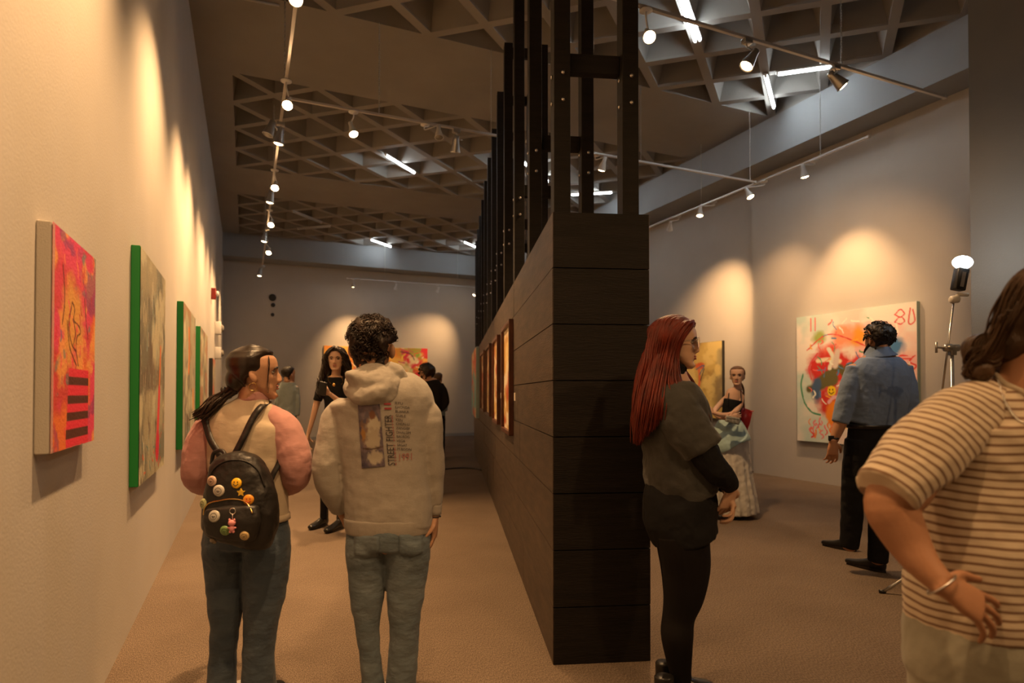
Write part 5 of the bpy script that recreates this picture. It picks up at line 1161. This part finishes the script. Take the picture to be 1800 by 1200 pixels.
def simple_back(fg, hcx, hcy, hf, sc, torso, arms, legs, m_top, m_leg, m_hair, skin, names=('shirt', 'trousers'), hair_grow=.012, curl=0, beard=False, hands=None, v=.009, shoes=None, belt=0, hw=1.0, front=.055):
    hc = fg.w(hcx, hcy); bm = B(); head(bm, hc, hf, sc); neck(bm, hc, hf, torso[0][0], .052, sc)
    loft(bm, slim(torso[1:], .85)); [loft(bm, slim(a_, .8), 14, 3) for a_ in arms]; [loft(bm, slim(l, .75), 14, 3) for l in legs]
    for h_ in hands or []: hand(bm, *h_[0], **h_[1])
    body = obj('body', bm, skin, fg.root); organic(body, min(v, .0065), 1)
    bm = B(); loft(bm, torso[1:], 26, 4, cap=.2, e=2.3); [loft(bm, a_, 18, 4, cap=.15) for a_ in arms]
    tp = obj(names[0], bm, m_top, fg.root); organic(tp, v*.8, 3, .014, .08)
    bm = B(); [loft(bm, l, 18, 3, cap=.12) for l in legs]; hp = torso[-1]
    loft(bm, [(hp[0]+UZ*.03, hp[1]*.95, hp[2]*.95), (hp[0]-UZ*.08, hp[1], hp[2]*1.02), (hp[0]-UZ*.16, hp[1]*.98, hp[2])], 22, 3, cap=.2)
    tr = obj(names[1], bm, m_leg, fg.root); organic(tr, v*.8, 3, .012, .08)
    s_, f_, u_ = head_frame(hf); bm = B(); skull_cap(bm, hc, s_, f_, u_, sc*1.07, hair_grow, front, -.07, -.015); hr = obj('hair', bm, m_hair, fg.root); organic(hr, v*.7, 2, .01+curl*.02, .04)
    if curl:
        bm = B(); r = random.Random(int(hcx))
        for _ in range(160):
            a = r.uniform(0, 2*PI); e_ = math.asin(r.uniform(-.3, 1)); d_ = (math.cos(e_)*math.cos(a), math.cos(e_)*math.sin(a), math.sin(e_))
            if d_[1] > .7: continue
            p = hc+(s_*(d_[0]*.09)+f_*(d_[1]*.108-.008)+u_*(d_[2]*.105+.022))*sc; q, w_ = frame_of(Vector((r.gauss(0, 1), r.gauss(0, 1), r.gauss(0, 1)))); R0 = r.uniform(.008, .014)
            tube(bm, [p+q*(R0*math.cos(k*.6))+w_*(R0*math.sin(k*.6)) for k in range(8)], .0045, 4)
        obj('curls', bm, m_hair, hr)
    if beard:
        bm = B(); T_ = lambda s, f, u: hc+(s_*s+f_*f+u_*u)*sc
        loft(bm, [(T_(.062, .01, -.03), .014, .01), (T_(.052, .045, -.075), .018, .014), (T_(.02, .08, -.098), .018, .014), (T_(-.02, .08, -.098), .018, .014), (T_(-.052, .045, -.075), .018, .014), (T_(-.062, .01, -.03), .014, .01)], 14, 4, cap=.4)
        o = obj('beard', bm, m_hair, body); organic(o, v*.6, 1)
    for (p, d_, L_) in shoes or []: shoe(fg.root, p, d_, M['shoe_black'], 'shoe', L_, hgt=.02)
    return body, tp, tr, hr
def gl(fg, cx, dd=0): return Vector((*fg.w(cx, 691, dd).xy, 0))
# ---- man in dusty blue shirt
Mb = Fig(4.68, 1535, 'bearded man in dusty blue long sleeved shirt and black trousers facing the large painting', dirv(.1, 1))
torso = Mb.S([(1545, 618, 17, .8), (1546, 630, 36, .6), (1546, 650, 50, .55), (1545, 690, 52, .55), (1541, 725, 47, .6), (1535, 750, 44, .62)])
arms = [Mb.S([(1503, 646, 15, .9), (1494, 680, 17, .95), (1484, 715, 16, .95), (1477, 742, 13.5, 1)]), Mb.S([(1588, 646, 15, .9), (1596, 685, 16, .95), (1600, 725, 14, 1), (1597, 765, 11, 1)])]
legs = [Mb.S([(1513, 775, 25, 1), (1505, 830, 23, 1), (1499, 880, 19, 1), (1496, 930, 17, 1), (1493, 962, 15, 1)]), [Mb.st(1556, 775, 26, 1), Mb.st(1556, 830, 24, 1, -.04), Mb.st(1551, 880, 21, 1, -.08), Mb.st(1546, 935, 18, 1, -.08), Mb.st(1543, 985, 16, 1, -.06)]]
body, tp, tr, hr = simple_back(Mb, 1543, 597, dirv(-.28, .95, .05), 1.06, torso, arms, legs, M['blue_shirt'], M['black_cloth'], M['hair_black'], M['skin_c'], hair_grow=.010, curl=.6, beard=True, v=.008, front=.04,
    hands=[((Mb.w(1464, 776, -.02), Vector((-.02, 0, -1)), -FH, RT, 1.15), dict(curl=(.4, .5, .4), wr_r=.025)), ((Mb.w(1597, 780, .0), Vector((0, 0, -1)), RT, FH, 1.1), dict(curl=(.3, .4, .3)))],
    shoes=[(gl(Mb, 1500, .62)-FH*.0, dirv(-.55, .8), .29), (gl(Mb, 1551, .0), dirv(-.5, .85), .30)])
bm = B(); loft(bm, Mb.S([(1480, 735, 11.5, 1), (1472, 757, 9.5, 1), (1465, 776, 7, .85)]), 16, 3); o = obj('forearm', bm, M['skin_c'], body); organic(o, .006, 1)
bm = B(); torus(bm, Mb.w(1465.5, 770, 0), Vector((-.15, 0, 1)), .031, .008, 24, 8); wt = obj('wristwatch', bm, M['black_plastic'], body); bm = B(); obox(bm, Mb.w(1461, 770, -.025), RT, FH, UZ, .02, .008, .02, .003); obj('watch_case', bm, M['black_plastic'], wt)
bm = B(); loft(bm, Mb.S([(1545, 610, 18, .95), (1545, 618, 22, .9), (1546, 627, 31, .75)]), 22, 3, cap=.1); o = obj('collar', bm, M['blue_shirt'], tp); organic(o, .006, 1)
bm = B(); loft(bm, Mb.S([(1535, 745, 44.5, .63), (1535, 752, 44.5, .63)]), 26, 2, cap=.05, e=2.3); obj('belt', bm, M['shoe_black'], tr)
# ---- man in grey teal shirt, far left
T1 = Fig(9.0, 505, 'distant man in grey teal shirt behind the ponytailed girl, near the back wall', dirv(.2, 1))
torso = T1.S([(507, 668, 5, 1), (507, 672, 12, .6), (506, 685, 17, .55), (505, 710, 16, .6), (505, 735, 15.5, .62)])
simple_back(T1, 508, 658, dirv(.5, .8), 1.0, torso, [T1.S([(492, 680, 5), (488, 705, 5), (487, 730, 4)]), T1.S([(520, 680, 5), (523, 705, 5), (523, 730, 4)])], [T1.S([(498, 745, 8, 1), (497, 790, 7, 1), (497, 850, 5.5, 1)]), T1.S([(513, 745, 8, 1), (513, 790, 7, 1), (513, 850, 5.5, 1)])], M['teal_cloth'], M['black_cloth'], M['hair_black'], M['skin_a'], v=.012, shoes=[(gl(T1, 497), FH, .27), (gl(T1, 513), FH, .27)])
# ---- man in black sweater by the far painting
T2 = Fig(8.2, 757, 'bearded man in a black sweater looking at the far painting, arm bent', dirv(-.4, 1))
torso = T2.S([(752, 665, 7, 1), (755, 670, 17, .6), (757, 685, 23, .55), (757, 710, 20, .6), (756, 738, 19, .62)])
simple_back(T2, 749, 656, dirv(-.85, .5), 1.06, torso, [T2.S([(737, 680, 6), (733, 705, 6), (734, 730, 5)]), T2.S([(773, 676, 7), (781, 692, 7), (783, 708, 6.5), (774, 720, 5)])], [T2.S([(748, 748, 10, 1), (747, 800, 8, 1), (747, 862, 6.5, 1)]), T2.S([(766, 748, 10, 1), (766, 800, 8, 1), (766, 862, 6.5, 1)])], M['black_cloth'], M['black_cloth'], M['hair_dark'], M['skin_a'], ('sweater', 'trousers'), hair_grow=.016, curl=.4, beard=True, v=.011, shoes=[(gl(T2, 747), FH, .28), (gl(T2, 766), FH, .28)])
T3 = Fig(12.5, 771, 'distant person in dark clothes, only the head showing behind the man in black', dirv(-.2, 1))
torso = T3.S([(771, 674, 3.5, 1), (771, 677, 10, .6), (771, 690, 13, .55), (771, 710, 12, .6), (771, 730, 12, .6)])
simple_back(T3, 771, 665, dirv(.3, .9), .98, torso, [T3.S([(760, 682, 3.6), (758, 700, 3.5), (758, 722, 3)]), T3.S([(782, 682, 3.6), (784, 700, 3.5), (784, 722, 3)])], [T3.S([(766, 735, 6, 1), (766, 806, 4.5, 1)]), T3.S([(777, 735, 6, 1), (777, 806, 4.5, 1)])], M['teal_cloth'], M['black_cloth'], M['hair_brown'], M['skin_a'], v=.014, shoes=[(gl(T3, 766), FH, .26), (gl(T3, 777), FH, .26)])

# ---- woman in white skirt leaning, arms folded
W = Fig(6.77, 1290, 'woman in black camisole and long white skirt, arms folded, looking at the camera', dirv(-.5, -.8))
hc = W.w(1296, 661); hf = dirv(-.42, -.9, .02)
torso = W.S([(1297, 683, 5.5, 1), (1293, 690, 14, .6), (1288, 702, 16, .75), (1286, 718, 15, .8), (1284, 738, 17.5, .8)])
skirt = W.S([(1283, 738, 17, .8), (1283, 752, 24, .85), (1284, 775, 30, .85), (1286, 800, 31, .85), (1288, 840, 34, .9), (1291, 880, 38, .95), (1292, 900, 39.5, .95)])
a1 = [W.st(1303, 695, 5.5), W.st(1300, 712, 5.2, 1, -.06), W.st(1288, 727, 4.8, 1, -.14), W.st(1268, 729, 4.2, 1, -.22), W.st(1255, 725, 3.5, 1, -.22)]
a2 = [W.st(1280, 696, 5), W.st(1266, 710, 5, 1, .02), W.st(1256, 724, 4.6, 1, -.06), W.st(1268, 734, 4, 1, -.16), W.st(1282, 733, 3.4, 1, -.24)]
bm = B(); head(bm, hc, hf, .95); neck(bm, hc, hf, torso[0][0]-UZ*.01, .044, .95)
loft(bm, [torso[0], (torso[1][0], torso[1][1]*1.05, torso[1][2])]+slim(torso[2:], .9)); loft(bm, a1, 14, 3); loft(bm, a2, 14, 3); loft(bm, slim(skirt[:3], .7))
for x_ in (1276, 1300): loft(bm, W.S([(x_, 780, 10, 1), (x_, 840, 8, 1), (x_, 905, 6, 1)]), 14, 2)
hand(bm, W.w(1283, 733, -.24), RT*.9+UZ*.1, -FH, UZ, .9, curl=(.3, .5, .4), wr_r=.02); hand(bm, W.w(1254, 725, -.22), -RT*.9+UZ*.2, -FH, UZ, .9, curl=(.3, .5, .4), wr_r=.02)
body = obj('body', bm, M['skin_b'], W.root); organic(body, .006, 1)
face_bits(body, hc, hf, .95, M['iris_brown'], M['hair_light'], M['lip_a'])
bm = B(); loft(bm, W.S([(1289, 703, 17.5, .9), (1287, 714, 17, .95), (1286, 722, 16, .9), (1284, 742, 18, .85)]), 26, 4, cap=.08); o = obj('camisole', bm, M['black_cloth'], W.root); organic(o, .008, 2)
bm = B()
for a_, b_ in (((1302, 688), (1303, 706)), ((1281, 692), (1279, 706))): tube(bm, spline([W.w(a_[0], a_[1]-1, .03), W.w(*a_, -.06), W.w(*b_, -.11)], 4), .004, 6)
obj('shoulder_strap', bm, M['black_cloth'], o)
bm = B(); loft(bm, skirt[1:], 40, 5, cap=.03)
for v in bm.verts:
    c0 = skirt[3][0]; a = math.atan2(v.co.y-c0.y, v.co.x-c0.x); k = min(1, max(0, (1.05-v.co.z)/.8)); v.co += Vector((math.cos(a), math.sin(a), 0))*(.012*k*math.sin(a*15+v.co.z*2))
wk = obj('tiered_skirt', bm, M['white_cloth'], W.root, label='long white gathered skirt'); organic(wk, .008, 2, .012, .05)
bm = B(); loft(bm, [(c, a*1.13, b*1.13) for c, a, b in skirt[:3]]+[W.st(1285, 779, 34.5, .92)], 30, 4, cap=.04); o = obj('tied_cloth', bm, M['aqua'], wk, label='pale aqua cloth round the hips'); organic(o, .008, 2, .010, .06)
for x_ in (1276, 1298): shoe(W.root, gl(W, x_)+FH*.05, dirv(-.5, -.8), M['shoe_black'], 'shoe', .25, hgt=.0)
s_, f_, u_ = head_frame(hf); bm = B(); skull_cap(bm, hc, s_, f_, u_, 1.0, .008, .05, -.05, .0); hr = obj('hair', bm, M['hair_light'], W.root, label='light brown hair pulled back'); organic(hr, .007, 2)
bm = B(); locks(bm, [[hc-f_*.07-u_*.02, W.w(1306, 680, .08), W.w(1307, 700, .05), W.w(1306, 716, .02)]], 16, .006, .005, .002, .004, 3); obj('ponytail', bm, M['hair_light'], hr)
t = thing('handbag', 'red leather bag hanging behind the woman in the white skirt', 'bag', W.w(1313, 758, .12))
bm = B(); fa = [bm.verts.new(W.w(x_, y_, .13)) for x_, y_ in ((1300, 714), (1323, 722), (1319, 742), (1313, 759), (1303, 752))]; fb = [bm.verts.new(W.w(x_, y_, .23)) for x_, y_ in ((1300, 714), (1322, 722), (1318, 742), (1312, 758), (1303, 752))]
for i in range(5): bm.faces.new((fa[i], fa[(i+1) % 5], fb[(i+1) % 5], fb[i]))
bm.faces.new(fa[::-1]); bm.faces.new(fb); bmesh.ops.recalc_face_normals(bm, faces=bm.faces); bmesh.ops.bevel(bm, geom=bm.edges[:], offset=.012, segments=3, affect='EDGES')
o = obj('bag_body', bm, M['red_leather'], t)
bm = B(); tube(bm, spline([W.w(1318, 722, .12), W.w(1325, 722.5, .1)], 3), .006, 6); tube(bm, spline([W.w(1309, 722, .12), W.w(1307, 700, .12), W.w(1303, 687, .04)], 4), .006, 6); obj('bag_strap', bm, M['red_leather'], t)
t = thing('pouch', 'small grey patterned pouch held against the hip of the woman in white', 'pouch', W.w(1288, 742, -.28)); bm = B(); obox(bm, W.w(1288, 738, -.3), (RT-UZ*.25).normalized(), FH, (UZ+RT*.25).normalized(), .075, .014, .035, .01); obj('pouch_body', bm, cloth('grey_print', (.12, .13, .11), (.35, .34, .3), 60), t); bm = B(); tube(bm, [W.w(1277, 733.5, -.315), W.w(1299, 737, -.315)], .003, 6); obj('zip', bm, M['silver'], t)
# ------------------------------------------------------------------ flash on a stand
fd = 4.1
def FP(px, py, dd=0): return P(px, py, fd+dd)
base = Vector((*FP(1674, 691).xy, 0))
t = thing('light_stand', 'steel grip stand with boom arm carrying a glowing flash head, before the right wall', 'stand', base)
bm = B(); tube(bm, [base+UZ*.1, Vector((base.x, base.y, FP(1674, 612).z))], .012, 12); obj('column', bm, M['steel'], t)
for i in range(3):
    a = i*2*PI/3+.4; d_ = Vector((math.cos(a), math.sin(a), 0)); bm = B(); tube(bm, spline([base+UZ*(.32-.04*i), base+d_*.12+UZ*.24, base+d_*.42+UZ*.015], 4), .011, 8); l_ = obj('leg', bm, M['steel'], t)
    bm = B(); tube(bm, [base+d_*.41+UZ*.012, base+d_*.45+UZ*.012], .012, 8); obj('foot', bm, M['black_plastic'], l_)
bm = B(); tube(bm, [FP(1656, 690), FP(1676, 533)], .0065, 10); obj('boom_rod', bm, M['silver'], t)
c_ = FP(1668, 611); bm = B()
tube(bm, [FP(1646, 610), FP(1660, 611)], .008, 10); tube(bm, [FP(1646, 601), FP(1646, 620)], .007, 10); lathe(bm, FP(1658, 611), RT, [(0, .014), (.01, .026), (.05, .028), (.06, .02), (.075, .024), (.10, .024), (.105, .012)], 16); tube(bm, [FP(1683, 611), FP(1689, 609)], .007, 8); obox(bm, FP(1674, 615), RT, FH, UZ, .018, .02, .035, .004)
obj('grip_head', bm, M['steel'], t)
bm = B(); lathe(bm, FP(1678, 526), RT*.9+UZ*.1, [(-.03, .018), (-.02, .026), (.02, .026), (.03, .014)], 14); tube(bm, [FP(1674, 532), FP(1684, 518)], .012, 10); tube(bm, [FP(1682, 517), FP(1701, 518)], .013, 10); obj('swivel', bm, M['white_metal'], t)
fl = thing('flash_head', 'black flash unit with a bright white dome glowing on top of the stand', 'flash', FP(1684, 512)); ax = (FP(1692, 470)-FP(1684, 512)).normalized()
bm = B(); s2 = ax.cross(FH).normalized(); obox(bm, FP(1687, 491), s2, FH, ax, .036, .03, .075, .008); obj('flash_body', bm, M['black_plastic'], fl)
bm = B(); obox(bm, FP(1687, 492)-FH*.031, s2, FH, ax, .012, .0015, .05, 0); obj('side_label', bm, M['steel'], fl, False)
bm = B(); ellipsoid(bm, FP(1692, 461), s2*.06, FH*.055, ax*.042, 24, 14); obj('diffuser_dome', bm, mat('glowing_dome', (1, 1, 1), .4, emit=14, ecol=(.93, 1, 1)), fl)
ld = bpy.data.lights.new('dome_glow', 'POINT'); ld.energy = 7; ld.color = (.85, .95, 1); ld.shadow_soft_size = .06
lo = bpy.data.objects.new('dome_glow', ld); COL.objects.link(lo); lo.parent = fl; lo.location = FP(1692, 461)+ax*.06-fl.location
# ------------------------------------------------------------------ small fittings near the far end of the left wall
def fitting(name, label, cat, y, z, hy, hz, dx, m, m2=None):
    c_ = Vector((XL+dx/2, y, z)); t = thing(name, label, cat, c_); bm = B(); obox(bm, c_, PX_, PY_, UZ, dx/2, hy, hz, .01); obj('housing', bm, m, t)
    bm = B(); lathe(bm, c_+PX_*dx/2+UZ*hz*.0, PX_, [(0, hz*.6), (.03, hz*.55), (.05, hz*.3)], 18); obj('lamp_face', bm, m2 or M['white_metal'], t)
mr_ = mat('alarm_red', L((150, 40, 32)), .4)
fitting('alarm_light', 'small red and white alarm light high on the far left wall', 'alarm', 12.6, 3.2, .07, .1, .08, mr_)
fitting('emergency_light', 'grey twin emergency light on the far left wall, upper', 'emergency light', 14.2, 2.72, .12, .13, .12, M['white_metal'], M['dark_lens'])
fitting('emergency_light', 'grey box below the emergency light on the far left wall', 'emergency light', 14.2, 2.2, .1, .12, .12, M['white_metal'], M['dark_lens'])
for q, (px, py, r_) in enumerate(((479, 523, .10), (480, 536, .06), (479, 553, .05))):
    c_ = atY(px, py, YB); bm = B(); lathe(bm, c_, -PY_, [(0, r_), (.02, r_), (.03, r_*.7)], 18); o = obj('wall_plug', bm, M['dark_edge']); rebase(o, c_); tag(o, ('largest dark round cover at the top on the back wall', 'middle small dark cover on the back wall', 'lowest small dark cover on the back wall')[q], 'cover', 'dark covers in a column on the back wall')
cb = [atz(x, y, .012) for x, y in ((770, 826), (792, 823), (812, 822), (832, 823), (846, 826))]
bm = B(); tube(bm, spline(cb, 6), .012, 8); o = obj('floor_cable', bm, M['black_plastic']); rebase(o, cb[2]); tag(o, 'dark cable lying on the carpet at the far end of the left aisle', 'cable')
